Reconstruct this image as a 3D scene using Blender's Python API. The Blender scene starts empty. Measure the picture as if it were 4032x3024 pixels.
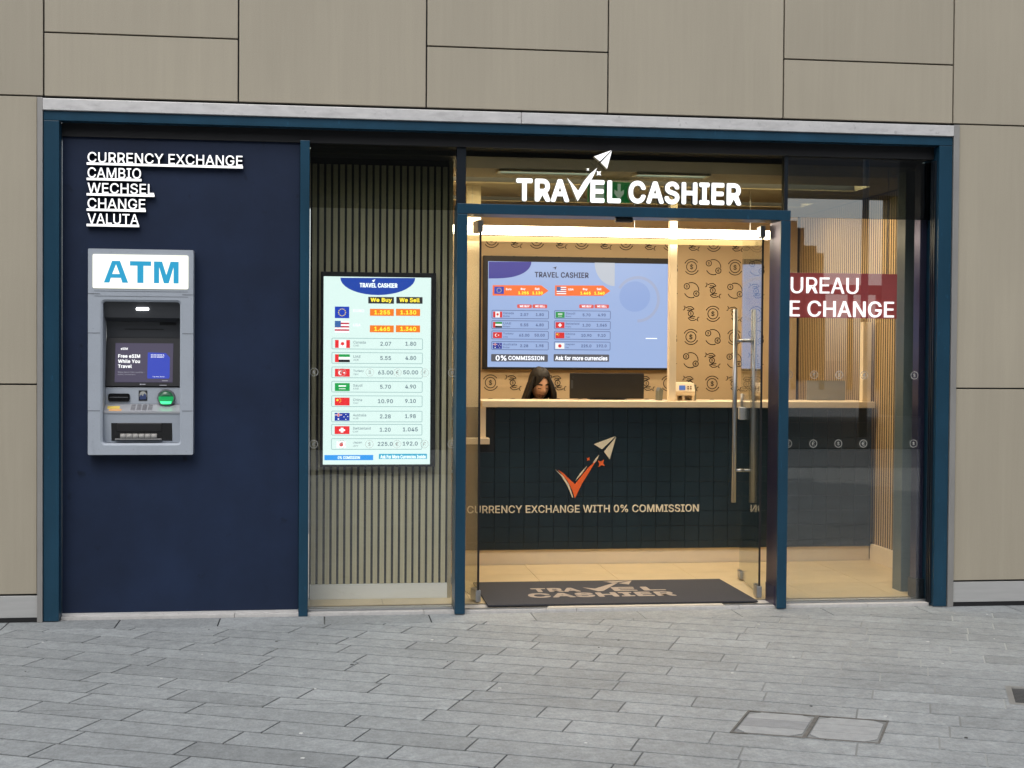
import bpy, bmesh, math, random, os
from mathutils import Vector, Matrix
random.seed(7)
sc = bpy.context.scene
COL = sc.collection
R = math.radians

# ------------------------------------------------------------------ camera
cam = bpy.data.objects.new('camera', bpy.data.cameras.new('camera'))
COL.objects.link(cam)
sc.camera = cam
cam.data.sensor_width = 36
cam.data.lens = 50.0
cam.data.clip_end = 1000
yaw, pitch, roll = .1338, -.0212, .0074
F = Vector((math.sin(yaw)*math.cos(pitch), math.cos(yaw)*math.cos(pitch), math.sin(pitch)))
r0 = Vector((math.cos(yaw), -math.sin(yaw), 0)); u0 = r0.cross(F)
rr = r0*math.cos(roll)+u0*math.sin(roll); uu = u0*math.cos(roll)-r0*math.sin(roll)
cam.matrix_world = Matrix(((rr.x, uu.x, -F.x, 1.7285), (rr.y, uu.y, -F.y, -9.2634), (rr.z, uu.z, -F.z, 1.7162), (0, 0, 0, 1)))

# ------------------------------------------------------------------ sky, sun, exposure
SUN_EL, SUN_AZ = R(52), R(200)          # azimuth measured clockwise from +Y
world = bpy.data.worlds.new('World'); sc.world = world; world.use_nodes = True
wn = world.node_tree
sky = wn.nodes.new('ShaderNodeTexSky'); sky.sky_type = 'NISHITA'; sky.sun_disc = False
sky.sun_elevation = SUN_EL; sky.sun_rotation = SUN_AZ
sky.air_density = 1.0; sky.dust_density = 2.0; sky.ozone_density = 1.0
hs = wn.nodes.new('ShaderNodeHueSaturation'); hs.inputs['Saturation'].default_value = .3
wn.links.new(sky.outputs[0], hs.inputs['Color'])
wn.links.new(hs.outputs[0], wn.nodes['Background'].inputs[0])
wn.nodes['Background'].inputs[1].default_value = .15
sun = bpy.data.objects.new('sun', bpy.data.lights.new('sun', 'SUN')); COL.objects.link(sun)
sun.data.energy = .6; sun.data.angle = R(35); sun.data.color = (1, .96, .9)
sd = Vector((math.sin(SUN_AZ)*math.cos(SUN_EL), math.cos(SUN_AZ)*math.cos(SUN_EL), math.sin(SUN_EL)))
sun.rotation_euler = sd.to_track_quat('Z', 'Y').to_euler(); sun.location = (0, -20, 30)
sc.view_settings.view_transform = 'Standard'; sc.view_settings.look = 'None'
sc.view_settings.gamma = 1; sc.view_settings.use_curve_mapping = False
sc.view_settings.exposure = 0.74
sc.cycles.use_denoising = True
sc.cycles.sample_clamp_indirect = 4
sc.cycles.max_bounces = 10; sc.cycles.transparent_max_bounces = 24
sc.cycles.caustics_reflective = False; sc.cycles.caustics_refractive = False

# ------------------------------------------------------------------ materials
def lin(c):
    if isinstance(c, str):
        c = [int(c[i:i+2], 16)/255 for i in (0, 2, 4)]
        c = [x/12.92 if x <= .04045 else ((x+.055)/1.055)**2.4 for x in c]
    return (c[0], c[1], c[2], 1)

MATS = {}
def mat(name, col, rough=.5, metal=0, var=0, scale=(8, 8, 8), bump=0, coat=0, spec=.5, fine=0, emit=None, es=1, alpha=1):
    """principled surface; var mottles the base colour with object-space noise"""
    if name in MATS: return MATS[name]
    m = bpy.data.materials.new(name); m.use_nodes = True; MATS[name] = m
    t = m.node_tree; b = t.nodes['Principled BSDF']; c = lin(col)
    b.inputs['Base Color'].default_value = c
    b.inputs['Roughness'].default_value = rough; b.inputs['Metallic'].default_value = metal
    b.inputs['Coat Weight'].default_value = coat; b.inputs['Specular IOR Level'].default_value = spec
    b.inputs['Alpha'].default_value = alpha
    if emit is not None:
        b.inputs['Emission Color'].default_value = lin(emit); b.inputs['Emission Strength'].default_value = es
    if var or bump or fine:
        tc = t.nodes.new('ShaderNodeTexCoord'); mp = t.nodes.new('ShaderNodeMapping'); mp.inputs['Scale'].default_value = scale
        n = t.nodes.new('ShaderNodeTexNoise'); n.inputs['Scale'].default_value = 1; n.inputs['Detail'].default_value = 6; n.inputs['Roughness'].default_value = .6
        t.links.new(tc.outputs['Object'], mp.inputs[0]); t.links.new(mp.outputs[0], n.inputs[0])
        mr = t.nodes.new('ShaderNodeMapRange'); mr.inputs[1].default_value = .25; mr.inputs[2].default_value = .75
        mr.inputs[3].default_value = 1-var; mr.inputs[4].default_value = 1+var
        t.links.new(n.outputs[0], mr.inputs[0]); last = mr.outputs[0]
        if fine:
            n2 = t.nodes.new('ShaderNodeTexNoise'); n2.inputs['Scale'].default_value = 220; n2.inputs['Detail'].default_value = 3
            t.links.new(tc.outputs['Object'], n2.inputs[0])
            m2 = t.nodes.new('ShaderNodeMapRange'); m2.inputs[1].default_value = .3; m2.inputs[2].default_value = .7
            m2.inputs[3].default_value = 1-fine; m2.inputs[4].default_value = 1+fine
            t.links.new(n2.outputs[0], m2.inputs[0])
            mm = t.nodes.new('ShaderNodeMath'); mm.operation = 'MULTIPLY'
            t.links.new(last, mm.inputs[0]); t.links.new(m2.outputs[0], mm.inputs[1]); last = mm.outputs[0]
        mx = t.nodes.new('ShaderNodeVectorMath'); mx.operation = 'SCALE'; mx.inputs[0].default_value = c[:3]
        t.links.new(last, mx.inputs['Scale']); t.links.new(mx.outputs[0], b.inputs['Base Color'])
        if bump:
            bp = t.nodes.new('ShaderNodeBump'); bp.inputs['Strength'].default_value = bump; bp.inputs['Distance'].default_value = .01
            t.links.new(n.outputs[0], bp.inputs['Height']); t.links.new(bp.outputs[0], b.inputs['Normal'])
    return m

def emi(name, col, s=1.0, rough=.3):
    """something that gives off light: screens, lamps, lit letters"""
    return mat(name, (.02, .02, .02), rough, emit=col, es=s)

def glass(name, tint=(1, 1, 1), f0=.10):
    if name in MATS: return MATS[name]
    m = bpy.data.materials.new(name); m.use_nodes = True; MATS[name] = m
    t = m.node_tree; t.nodes.clear()
    out = t.nodes.new('ShaderNodeOutputMaterial'); mix = t.nodes.new('ShaderNodeMixShader')
    tr = t.nodes.new('ShaderNodeBsdfTransparent'); tr.inputs[0].default_value = (*tint, 1)
    gl = t.nodes.new('ShaderNodeBsdfGlossy'); gl.inputs['Roughness'].default_value = .004
    ge = t.nodes.new('ShaderNodeNewGeometry')
    d = t.nodes.new('ShaderNodeVectorMath'); d.operation = 'DOT_PRODUCT'
    t.links.new(ge.outputs['Normal'], d.inputs[0]); t.links.new(ge.outputs['Incoming'], d.inputs[1])
    def mth(op, a, b=None):
        n = t.nodes.new('ShaderNodeMath'); n.operation = op
        for i, x in enumerate((a, b)):
            if x is None: continue
            if isinstance(x, (int, float)): n.inputs[i].default_value = x
            else: t.links.new(x, n.inputs[i])
        return n.outputs[0]
    a = mth('ABSOLUTE', d.outputs['Value']); a = mth('SUBTRACT', 1, a); a = mth('POWER', a, 5)
    a = mth('MULTIPLY', a, 1-f0); a = mth('ADD', a, f0)
    t.links.new(a, mix.inputs[0]); t.links.new(tr.outputs[0], mix.inputs[1]); t.links.new(gl.outputs[0], mix.inputs[2])
    t.links.new(mix.outputs[0], out.inputs[0])
    return m

M_CLAD = mat('beige_cladding', (.35, .312, .240), .62, var=.035, scale=(38, 38, 1.6), fine=.09)
STREAKS = (((9, 9, .35), .52, .75, 1, 1.06), ((1.2, 1.2, .8), .3, .7, .95, 1.04), ((55, 55, 30), .70, .76, 1, .88))
def panel_variation(m, specs=STREAKS):
    t = m.node_tree; b = t.nodes['Principled BSDF']; src = b.inputs['Base Color'].links[0].from_socket
    oi = t.nodes.new('ShaderNodeObjectInfo'); mr = t.nodes.new('ShaderNodeMapRange'); mr.inputs[3].default_value = .955; mr.inputs[4].default_value = 1.05
    t.links.new(oi.outputs['Random'], mr.inputs[0])
    tc = t.nodes.new('ShaderNodeTexCoord'); last = mr.outputs[0]
    for sc_, lo, hi, a, c in specs:
        mp = t.nodes.new('ShaderNodeMapping'); mp.inputs['Scale'].default_value = sc_; n = t.nodes.new('ShaderNodeTexNoise'); n.inputs['Scale'].default_value = 1; n.inputs['Detail'].default_value = 5
        t.links.new(tc.outputs['Object'], mp.inputs[0]); t.links.new(mp.outputs[0], n.inputs[0])
        r = t.nodes.new('ShaderNodeMapRange'); r.inputs[1].default_value = lo; r.inputs[2].default_value = hi; r.inputs[3].default_value = a; r.inputs[4].default_value = c
        t.links.new(n.outputs[0], r.inputs[0]); k = t.nodes.new('ShaderNodeMath'); k.operation = 'MULTIPLY'; t.links.new(last, k.inputs[0]); t.links.new(r.outputs[0], k.inputs[1]); last = k.outputs[0]
    v = t.nodes.new('ShaderNodeVectorMath'); v.operation = 'SCALE'; t.links.new(src, v.inputs[0]); t.links.new(last, v.inputs['Scale']); t.links.new(v.outputs[0], b.inputs['Base Color'])
panel_variation(M_CLAD)
M_GALV = mat('galvanised_steel', (.62, .61, .60), .42, .35, var=.13, scale=(9, 9, 22))
M_STEEL = mat('brushed_steel', (.44, .44, .43), .4, .25, var=.08, scale=(3, 30, 30))
M_JAMBST = mat('dull_steel', (.33, .32, .305), .45, .5, var=.1, scale=(8, 8, 3))
M_BLUE = mat('blue_coated_aluminium', (.009, .046, .082), .34, .1, var=.12, scale=(6, 6, 2.5), spec=.4)
M_DKALU = mat('dark_aluminium', (.012, .017, .024), .32, .3)
M_POST = mat('indigo_coated_aluminium', (.07, .065, .13), .32, .85)
M_NAVY = mat('navy_panel', (.0098, .0185, .045), .45, var=.22, scale=(3, 3, 3), fine=.05, spec=.28)
M_BLACK = mat('black', (.006, .006, .007), .5)
M_BLACKGL = mat('gloss_black', (.008, .008, .009), .18)
M_STONE = mat('pale_threshold_stone', (.48, .465, .45), .6, var=.14, scale=(30, 30, 30))
M_WALLP = mat('tan_wallpaper', (.56, .435, .275), .75, var=.03, scale=(5, 5, 5))
M_INK = mat('dark_print', (.03, .022, .016), .7)
M_CREAM = mat('cream_paint', (.78, .66, .48), .5, var=.03)
M_OAK = mat('oak_slats', (.50, .45, .29), .55, var=.18, scale=(60, 60, 2.5))
M_FLOORT = mat('interior_tile', (.62, .49, .29), .32, var=.08, scale=(5, 5, 5))
M_CEIL = mat('warm_ceiling_paint', (.36, .29, .19), .7)
M_ATM = mat('atm_grey', (.345, .38, .43), .42, var=.04, scale=(6, 6, 6), fine=.04)
M_ATMD = mat('atm_charcoal', (.045, .048, .054), .4)
M_CHROME = mat('satin_chrome', (.40, .41, .42), .33, .9)
M_GLASS = glass('clear_glass', (.97, .98, .974), .09)
M_FILM = glass('tinted_film_glass', (.36, .40, .38), .16)
M_FILM2 = glass('pale_film_glass', (.68, .69, .62), .06)
M_DECAL = mat('frosted_vinyl', (.62, .63, .60), .6, alpha=.45)
W1 = emi('white_letter_light', (1, 1, 1), .95)
M_LETSIDE = mat('letter_return', (.06, .062, .066), .4)

panel_variation(M_NAVY, (((11, 11, 9), .66, .74, 1, .55), ((2, 2, .6), .45, .75, 1, 1.22), ((34, 34, 34), .70, .74, 1, 1.35)))
panel_variation(M_GALV, (((5, 5, 14), .56, .70, 1, .84), ((30, 30, 30), .64, .72, 1, .8)))
panel_variation(M_BLUE, (((3, 3, 1.2), .45, .75, 1, 1.25), ((40, 40, 12), .66, .74, 1, 1.5)))
panel_variation(M_ATM, (((14, 14, 5), .60, .75, 1, .9), ((60, 60, 60), .68, .73, 1, .82)))
# ------------------------------------------------------------------ mesh helpers
class MB:
    def __init__(s): s.bm = bmesh.new()
    def box(s, x0, x1, y0, y1, z0, z1, bev=0, mi=0):
        g = bmesh.ops.create_cube(s.bm, size=1)
        for v in g['verts']:
            v.co = Vector(((x0+x1)/2+v.co.x*(x1-x0), (y0+y1)/2+v.co.y*(y1-y0), (z0+z1)/2+v.co.z*(z1-z0)))
        fs = set(f for v in g['verts'] for f in v.link_faces)
        for f in fs: f.material_index = mi
        if bev:
            es = list(set(e for v in g['verts'] for e in v.link_edges))
            bmesh.ops.bevel(s.bm, geom=es, offset=bev, segments=2, profile=.6, affect='EDGES', material=-1)
        return s
    def prism(s, pts, y0, y1, mi=0):
        """polygon in x,z extruded from y0 (front) to y1"""
        a = [s.bm.verts.new((p[0], y0, p[1])) for p in pts]; b = [s.bm.verts.new((p[0], y1, p[1])) for p in pts]
        fs = [s.bm.faces.new(a), s.bm.faces.new(list(reversed(b)))]
        n = len(pts)
        for i in range(n): fs.append(s.bm.faces.new((a[i], b[i], b[(i+1) % n], a[(i+1) % n])))
        for f in fs: f.material_index = mi
        return s
    def xprism(s, pts, x0, x1, mi=0):
        """profile in y,z extruded along x"""
        a = [s.bm.verts.new((x0, p[0], p[1])) for p in pts]; b = [s.bm.verts.new((x1, p[0], p[1])) for p in pts]
        fs = [s.bm.faces.new(a), s.bm.faces.new(list(reversed(b)))]
        n = len(pts)
        for i in range(n): fs.append(s.bm.faces.new((a[i], b[i], b[(i+1) % n], a[(i+1) % n])))
        for f in fs: f.material_index = mi
        return s
    def cyl(s, a, b, r, r2=None, seg=16, mi=0):
        a, b = Vector(a), Vector(b); d = b-a
        g = bmesh.ops.create_cone(s.bm, cap_ends=True, segments=seg, radius1=r, radius2=r if r2 is None else r2, depth=d.length)
        q = Vector((0, 0, 1)).rotation_difference(d.normalized()).to_matrix().to_4x4()
        bmesh.ops.transform(s.bm, matrix=Matrix.Translation((a+b)/2) @ q, verts=g['verts'])
        for f in set(f for v in g['verts'] for f in v.link_faces): f.material_index = mi; f.smooth = len(f.verts) == 4
        return s
    def ribbon(s, pts, w, y, mi=0, closed=False, d=.0015):
        """stroke of width w along a polyline in x,z lying on plane y"""
        n = len(pts); L = []; Rr = []
        for i in range(n):
            p = Vector(pts[i]); a = Vector(pts[(i-1) % n] if closed or i else pts[i]); b = Vector(pts[(i+1) % n] if closed or i < n-1 else pts[i])
            t = (b-a); t = t.normalized() if t.length else Vector((1, 0)); nn = Vector((-t.y, t.x))*w/2
            L.append(p+nn); Rr.append(p-nn)
        lv = [s.bm.verts.new((p.x, y, p.y)) for p in L]; rv = [s.bm.verts.new((p.x, y, p.y)) for p in Rr]
        for i in range(n if closed else n-1):
            j = (i+1) % n; f = s.bm.faces.new((lv[i], rv[i], rv[j], lv[j])); f.material_index = mi
        return s
    def build(s, name, mats, parent=None, label=None, smooth=False, fix=True):
        if fix: bmesh.ops.recalc_face_normals(s.bm, faces=s.bm.faces)
        me = bpy.data.meshes.new(name); s.bm.to_mesh(me); s.bm.free()
        if smooth:
            for p in me.polygons: p.use_smooth = True
        return link(name, me, mats, parent, label)

def link(name, me, mats, parent=None, label=None):
    o = bpy.data.objects.new(name, me); COL.objects.link(o)
    for m in (mats if isinstance(mats, (list, tuple)) else [mats]): me.materials.append(m)
    if parent is not None:
        o.parent = parent; o.matrix_parent_inverse = base(parent).inverted()
    if label: o['label'] = label
    return o

def base(o):
    m = Matrix.Translation(o.location) @ o.rotation_euler.to_matrix().to_4x4()
    if o.parent: m = base(o.parent) @ o.matrix_parent_inverse @ m
    return m

def thing(name, label, cat, loc, group=None):
    o = bpy.data.objects.new(name, None); COL.objects.link(o); o.location = loc; o.empty_display_size = .1
    o['label'] = label; o['category'] = cat
    if group: o['group'] = group
    return o
def tag(o, label, cat, group=None):
    o['label'] = label; o['category'] = cat
    if group: o['group'] = group
    return o
def struct(o): o['kind'] = 'structure'; return o

try:
    FONT = bpy.data.fonts.load(os.path.join(bpy.utils.system_resource('DATAFILES'), 'fonts', 'Inter.woff2'))
except Exception:
    FONT = None
def text_mesh(body, x0, x1, z0, z1, y, depth=.001, bold=0.0, flip=False, keep=False):
    """mesh of a word fitted into the box x0..x1, z0..z1, its front on plane y"""
    c = bpy.data.curves.new('lettering', 'FONT'); c.body = body; c.size = 1
    if FONT: c.font = FONT
    c.extrude = .5; c.resolution_u = 3; c.space_character = 1+bold*1.6
    o = bpy.data.objects.new('lettering', c); COL.objects.link(o)
    dg = bpy.context.evaluated_depsgraph_get(); dg.update()
    me = bpy.data.meshes.new_from_object(o.evaluated_get(dg)); bpy.data.objects.remove(o); bpy.data.curves.remove(c)
    xs = [v.co.x for v in me.vertices]; ys = [v.co.y for v in me.vertices]
    ax, bx, ay, by = min(xs), max(xs), min(ys), max(ys)
    e = bold*(z1-z0)*1.3                       # stroke thickening, by shifted copies of the word
    x0 += e; z0 += e; z1 -= e
    if x1 is not None: x1 -= e
    kz = (z1-z0)/(by-ay); kx = kz if x1 is None else (x1-x0)/(bx-ax)
    for v in me.vertices:
        v.co = Vector((x0+(v.co.x-ax)*kx, y+(.5-v.co.z)*depth, z0+(v.co.y-ay)*kz))
    me.materials.clear()
    if e:
        bm = bmesh.new(); n = 12 if z1-z0 > .05 else 6
        for k in range(n+1):
            a = 2*math.pi*k/n; r = e if k < n else 0
            i0 = len(bm.verts); bm.from_mesh(me); bm.verts.ensure_lookup_table()
            for v in bm.verts[i0:]: v.co += Vector((r*math.cos(a), depth*.02*k/n, r*math.sin(a)))
        bm.to_mesh(me); bm.free()
    return me
def lettering(body, x0, x1, z0, z1, y, m, parent, depth=.001, bold=0.0, name='lettering', side=None):
    me = text_mesh(body, x0, x1, z0, z1, y, depth, bold)
    o = link(name, me, [m] if side is None else [m, side], parent)
    if side is not None:
        for p in me.polygons: p.material_index = 0 if p.normal.y < -.9 else 1
    return o
def face_side(o):
    for p in o.data.polygons: p.material_index = 0 if p.normal.y < -.9 else 1
def circ(cx, cz, r, a0=0, a1=360, n=24):
    return [(cx+r*math.cos(R(a0+(a1-a0)*i/n)), cz+r*math.sin(R(a0+(a1-a0)*i/n))) for i in range(n+(0 if (a1-a0) == 360 else 1))]
def rrect(x0, x1, z0, z1, r, n=5):
    p = []
    for cx, cz, a in ((x1-r, z1-r, 0), (x0+r, z1-r, 90), (x0+r, z0+r, 180), (x1-r, z0+r, 270)):
        p += [(cx+r*math.cos(R(a+90*i/n)), cz+r*math.sin(R(a+90*i/n))) for i in range(n+1)]
    return p

# ================================================================== ground
gm = MB(); g = gm.bm
vs = [g.verts.new(p) for p in ((-300, -500, -.03), (300, -500, -.03), (300, 300, -.03), (-300, 300, -.03))]; g.faces.new(vs)
rd0 = MB().box(-120, 120, -29.5, -16.2, -.2, -.012)
struct(rd0.build('road', mat('dark_asphalt', (.03, .03, .032), .85, var=.2, scale=(3, 3, 3))))
struct(gm.build('ground', mat('distant_paving', (.2, .21, .215), .8, var=.15, scale=(.6, .6, .6))))

def paving_material():
    m = bpy.data.materials.new('granite_paving'); m.use_nodes = True; t = m.node_tree; b = t.nodes['Principled BSDF']
    at = t.nodes.new('ShaderNodeAttribute'); at.attribute_name = 'tone'
    tc = t.nodes.new('ShaderNodeTexCoord')
    def noise(s, det, rough=.6, lo=.3, hi=.7, a=0, bb=1, scale=(1, 1, 1)):
        mp = t.nodes.new('ShaderNodeMapping'); mp.inputs['Scale'].default_value = scale; t.links.new(tc.outputs['Object'], mp.inputs[0])
        n = t.nodes.new('ShaderNodeTexNoise'); n.inputs['Scale'].default_value = s; n.inputs['Detail'].default_value = det; n.inputs['Roughness'].default_value = rough
        t.links.new(mp.outputs[0], n.inputs[0]); r = t.nodes.new('ShaderNodeMapRange')
        r.inputs[1].default_value = lo; r.inputs[2].default_value = hi; r.inputs[3].default_value = a; r.inputs[4].default_value = bb
        t.links.new(n.outputs[0], r.inputs[0]); return r.outputs[0], n.outputs[0]
    def mul(a, c):
        n = t.nodes.new('ShaderNodeMath'); n.operation = 'MULTIPLY'; t.links.new(a, n.inputs[0]); t.links.new(c, n.inputs[1]); return n.outputs[0]
    big, _ = noise(1.3, 5, a=.86, bb=1.12)
    mid, _ = noise(14, 6, .7, a=.76, bb=1.20)
    fin, fh = noise(60, 5, .85, a=.72, bb=1.28, scale=(1, .6, 1))
    v = mul(mul(mul(at.outputs['Fac'], big), mid), fin)
    cm = t.nodes.new('ShaderNodeVectorMath'); cm.operation = 'SCALE'; cm.inputs[0].default_value = (.262, .278, .283); t.links.new(v, cm.inputs['Scale'])
    sp, _ = noise(9, 9, .8, .62, .72, 0, .6, (1, 2.2, 1))
    mix = t.nodes.new('ShaderNodeMix'); mix.data_type = 'RGBA'; t.links.new(sp, mix.inputs[0])
    t.links.new(cm.outputs[0], mix.inputs[6]); mix.inputs[7].default_value = (.46, .46, .45, 1)
    t.links.new(mix.outputs[2], b.inputs['Base Color']); b.inputs['Roughness'].default_value = .62
    bp = t.nodes.new('ShaderNodeBump'); bp.inputs['Strength'].default_value = .25; bp.inputs['Distance'].default_value = .004
    t.links.new(fh, bp.inputs['Height']); t.links.new(bp.outputs[0], b.inputs['Normal'])
    return m
def joint_material():
    """mortar: dark open joints to the left, pale fresh pointing towards the right end"""
    m = bpy.data.materials.new('paving_joints'); m.use_nodes = True; t = m.node_tree; b = t.nodes['Principled BSDF']; b.inputs['Roughness'].default_value = .9
    tc = t.nodes.new('ShaderNodeTexCoord'); sx = t.nodes.new('ShaderNodeSeparateXYZ'); t.links.new(tc.outputs['Object'], sx.inputs[0])
    n = t.nodes.new('ShaderNodeTexNoise'); n.inputs['Scale'].default_value = .9; n.inputs['Detail'].default_value = 5; t.links.new(tc.outputs['Object'], n.inputs[0])
    a = t.nodes.new('ShaderNodeMath'); a.operation = 'MULTIPLY_ADD'; t.links.new(n.outputs[0], a.inputs[0]); a.inputs[1].default_value = 5.0
    t.links.new(sx.outputs['X'], a.inputs[2])
    r = t.nodes.new('ShaderNodeMapRange'); r.inputs[1].default_value = 4.6; r.inputs[2].default_value = 8.2; t.links.new(a.outputs[0], r.inputs[0])
    mx = t.nodes.new('ShaderNodeMix'); mx.data_type = 'RGBA'; t.links.new(r.outputs[0], mx.inputs[0])
    mx.inputs[6].default_value = (.022, .024, .026, 1); mx.inputs[7].default_value = (.40, .41, .40, 1)
    t.links.new(mx.outputs[2], b.inputs['Base Color']); return m

ANG = R(-23.5); E1 = Vector((math.cos(ANG), math.sin(ANG))); E2 = Vector((-math.sin(ANG), math.cos(ANG)))
COVER = [(3.582, -3.011), (3.786, -2.63), (4.393, -2.891), (4.193, -3.269)]
GRATE0 = Vector((5.119, -2.645))
def build_pavement():
    bm = bmesh.new(); tone = bm.faces.layers.float.new('tone')
    G = .0045; GV = .0075
    def quad(ps, t):
        f = bm.faces.new([bm.verts.new((p[0], p[1], 0)) for p in ps]); f[tone] = t
    pitch = .213; v = -14.0
    O = Vector((2, -1))
    while v < 5:
        u = -9+random.random()*.5
        while u < 9:
            L = random.choice((.45, .52, .58, .66, .74, .8))+random.uniform(-.03, .03)
            ps = [O+E1*a+E2*b for a, b in ((u+G, v+GV), (u+L-G, v+GV), (u+L-G, v+pitch-GV), (u+G, v+pitch-GV))]
            c = sum(ps, Vector((0, 0)))/4
            if -6 < c.x < 11 and -10.5 < c.y < .4: quad(ps, random.gauss(1, .055))
            u += L
        v += pitch
    def cut(co, no):
        bmesh.ops.bisect_plane(bm, geom=bm.verts[:]+bm.edges[:]+bm.faces[:], plane_co=co, plane_no=no, clear_outer=True)
    cut((0, -.245, 0), (0, 1, 0))
    # a straight cut joint parallel to the front
    geo = bm.verts[:]+bm.edges[:]+bm.faces[:]
    yc = -2.29
    bmesh.ops.bisect_plane(bm, geom=geo, plane_co=(0, yc-.004, 0), plane_no=(0, 1, 0))
    bmesh.ops.bisect_plane(bm, geom=bm.verts[:]+bm.edges[:]+bm.faces[:], plane_co=(0, yc+.004, 0), plane_no=(0, 1, 0))
    kill = [f for f in bm.faces if abs(f.calc_center_median().y-yc) < .0041 and f.calc_center_median().x < 3.0]
    bmesh.ops.delete(bm, geom=kill, context='FACES')
    # openings for the recessed cover and the drain
    def hole(poly):
        n = len(poly)
        for i in range(n):
            a, b = Vector(poly[i]), Vector(poly[(i+1) % n]); d = b-a
            c0 = sum((Vector(p) for p in poly), Vector((0, 0)))/n
            near = [f for f in bm.faces if (f.calc_center_median().xy-c0).length < 1.3]
            gg = list(set([v for f in near for v in f.verts]))+list(set([e for f in near for e in f.edges]))+near
            bmesh.ops.bisect_plane(bm, geom=gg, plane_co=(a.x, a.y, 0), plane_no=(d.y, -d.x, 0))
        def inside(p):
            s = [(Vector(poly[(i+1) % n])-Vector(poly[i])).cross(p-Vector(poly[i])) for i in range(n)]
            return all(x > 0 for x in s) or all(x < 0 for x in s)
        bmesh.ops.delete(bm, geom=[f for f in bm.faces if inside(f.calc_center_median().xy)], context='FACES')
    hole(COVER)
    hole([GRATE0, GRATE0+E2*.41, GRATE0+E2*.41+E1*.62, GRATE0+E1*.62])
    # border course along the front
    x = -6.3
    while x < 11:
        L = random.uniform(.62, .72); t = random.gauss(.98, .05)
        quad([(x+G, -.245+G), (x+L-G, -.245+G), (x+L-G, .045), (x+G, .045)], t); x += L
    r = bmesh.ops.extrude_face_region(bm, geom=bm.faces[:])
    for v in [q for q in r['geom'] if isinstance(q, bmesh.types.BMVert)]: v.co.z -= .012
    bmesh.ops.recalc_face_normals(bm, faces=bm.faces)
    me = bpy.data.meshes.new('pavement'); bm.to_mesh(me); bm.free()
    struct(link('pavement', me, paving_material()))
    j = MB(); j.box(-7, 12, -11.5, .6, -.026, -.004)
    struct(j.build('mortar_bed', joint_material()))
build_pavement()

# recessed access cover
def to3(p, z): return (p.x, p.y, z)
def flat(mb, poly, z0, z1, mi=0):
    a = [mb.bm.verts.new((p[0], p[1], z1)) for p in poly]; b = [mb.bm.verts.new((p[0], p[1], z0)) for p in poly]
    fs = [mb.bm.faces.new(a), mb.bm.faces.new(list(reversed(b)))]; n = len(poly)
    for i in range(n): fs.append(mb.bm.faces.new((a[i], b[i], b[(i+1) % n], a[(i+1) % n])))
    for f in fs: f.material_index = mi
    return mb
def lerp2(a, b, t): return Vector(a)+(Vector(b)-Vector(a))*t
ac = thing('access_cover', 'double recessed access cover infilled with grey stone slabs set in the paving', 'access cover', (3.99, -2.95, 0))
A, B, C_, D = [Vector(p) for p in COVER]     # A front-left, B back-left, C back-right, D front-right
rim = mat('rusty_recess_frame', (.13, .125, .115), .75, .2, var=.4, scale=(20, 20, 20))
def bilin(s, t): return lerp2(lerp2(A, D, s), lerp2(B, C_, s), t)
fr = MB()
for s0, s1, t0, t1 in ((0, 1, 0, .035), (0, 1, .965, 1), (0, .016, .035, .965), (.984, 1, .035, .965), (.486, .514, .035, .965)):
    flat(fr, [bilin(s0, t0), bilin(s1, t0), bilin(s1, t1), bilin(s0, t1)], -.003, .001)
fr.build('frame', rim, ac)
fill = mat('cover_infill_stone', (.30, .31, .312), .65, var=.16, scale=(16, 16, 16), fine=.14)
fill2 = mat('cover_infill_stone_dark', (.235, .243, .25), .65, var=.16, scale=(16, 16, 16), fine=.14)
for s0, s1 in ((.03, .474), (.526, .97)):
    tr = MB(); e = .075
    for k, (t0, t1) in enumerate(((.05, .33), (.34, .66), (.67, .95))):
        p = [(s0, t0), (s1, t0), (s1, t1), (s0, t1)]
        if k == 0: p = [(s0, t1), (s0, .17), (s0+e, t0), (s1-e, t0), (s1, .17), (s1, t1)]
        if k == 2: p = [(s0, t0), (s1, t0), (s1, .83), (s1-e, t1), (s0+e, t1), (s0, .83)]
        flat(tr, [bilin(*q) for q in p], -.003, 0, 1 if k == 1 and s0 < .3 else 0)
    tr.build('infill_tray', [fill, fill2], ac)
# drain grate at the right edge
dg_ = thing('drain_grate', 'small slotted metal drain grate at the far right of the paving', 'drain', (5.4, -2.6, 0))
m = MB(); iron = mat('cast_iron', (.09, .092, .095), .55, .6, var=.2)
def gq(u, v): return GRATE0+E1*u+E2*v
for u0, u1, v0, v1 in ((0, .62, 0, .035), (0, .62, .375, .41), (0, .03, .035, .375), (.59, .62, .035, .375)):
    flat(m, [gq(u0, v0), gq(u1, v0), gq(u1, v1), gq(u0, v1)], -.01, .001)
m.build('frame', mat('grate_rim', (.30, .30, .29), .5, .5, var=.2), dg_)
m = MB(); v = .045
while v < .37:
    flat(m, [gq(.03, v), gq(.59, v), gq(.59, v+.016), gq(.03, v+.016)], -.01, -.001); v += .03
m.build('slotted_bars', iron, dg_)
ps = MB()
for _ in range(48):
    x, y = random.uniform(-.5, 6.5), random.uniform(-3.6, -.3); s = random.uniform(.005, .015)
    flat(ps, [(x+s*random.uniform(.5, 1)*math.cos(a), y+s*random.uniform(.5, 1)*math.sin(a)) for a in (0, 1.2, 2.4, 3.7, 5)], .0, .002, random.choice((0, 0, 1)))
o = ps.build('litter_specks', [mat('pale_scrap', (.6, .6, .58)), M_BLACK]); o['kind'] = 'stuff'; o['label'] = 'tiny scraps and gum spots scattered on the paving'

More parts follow.
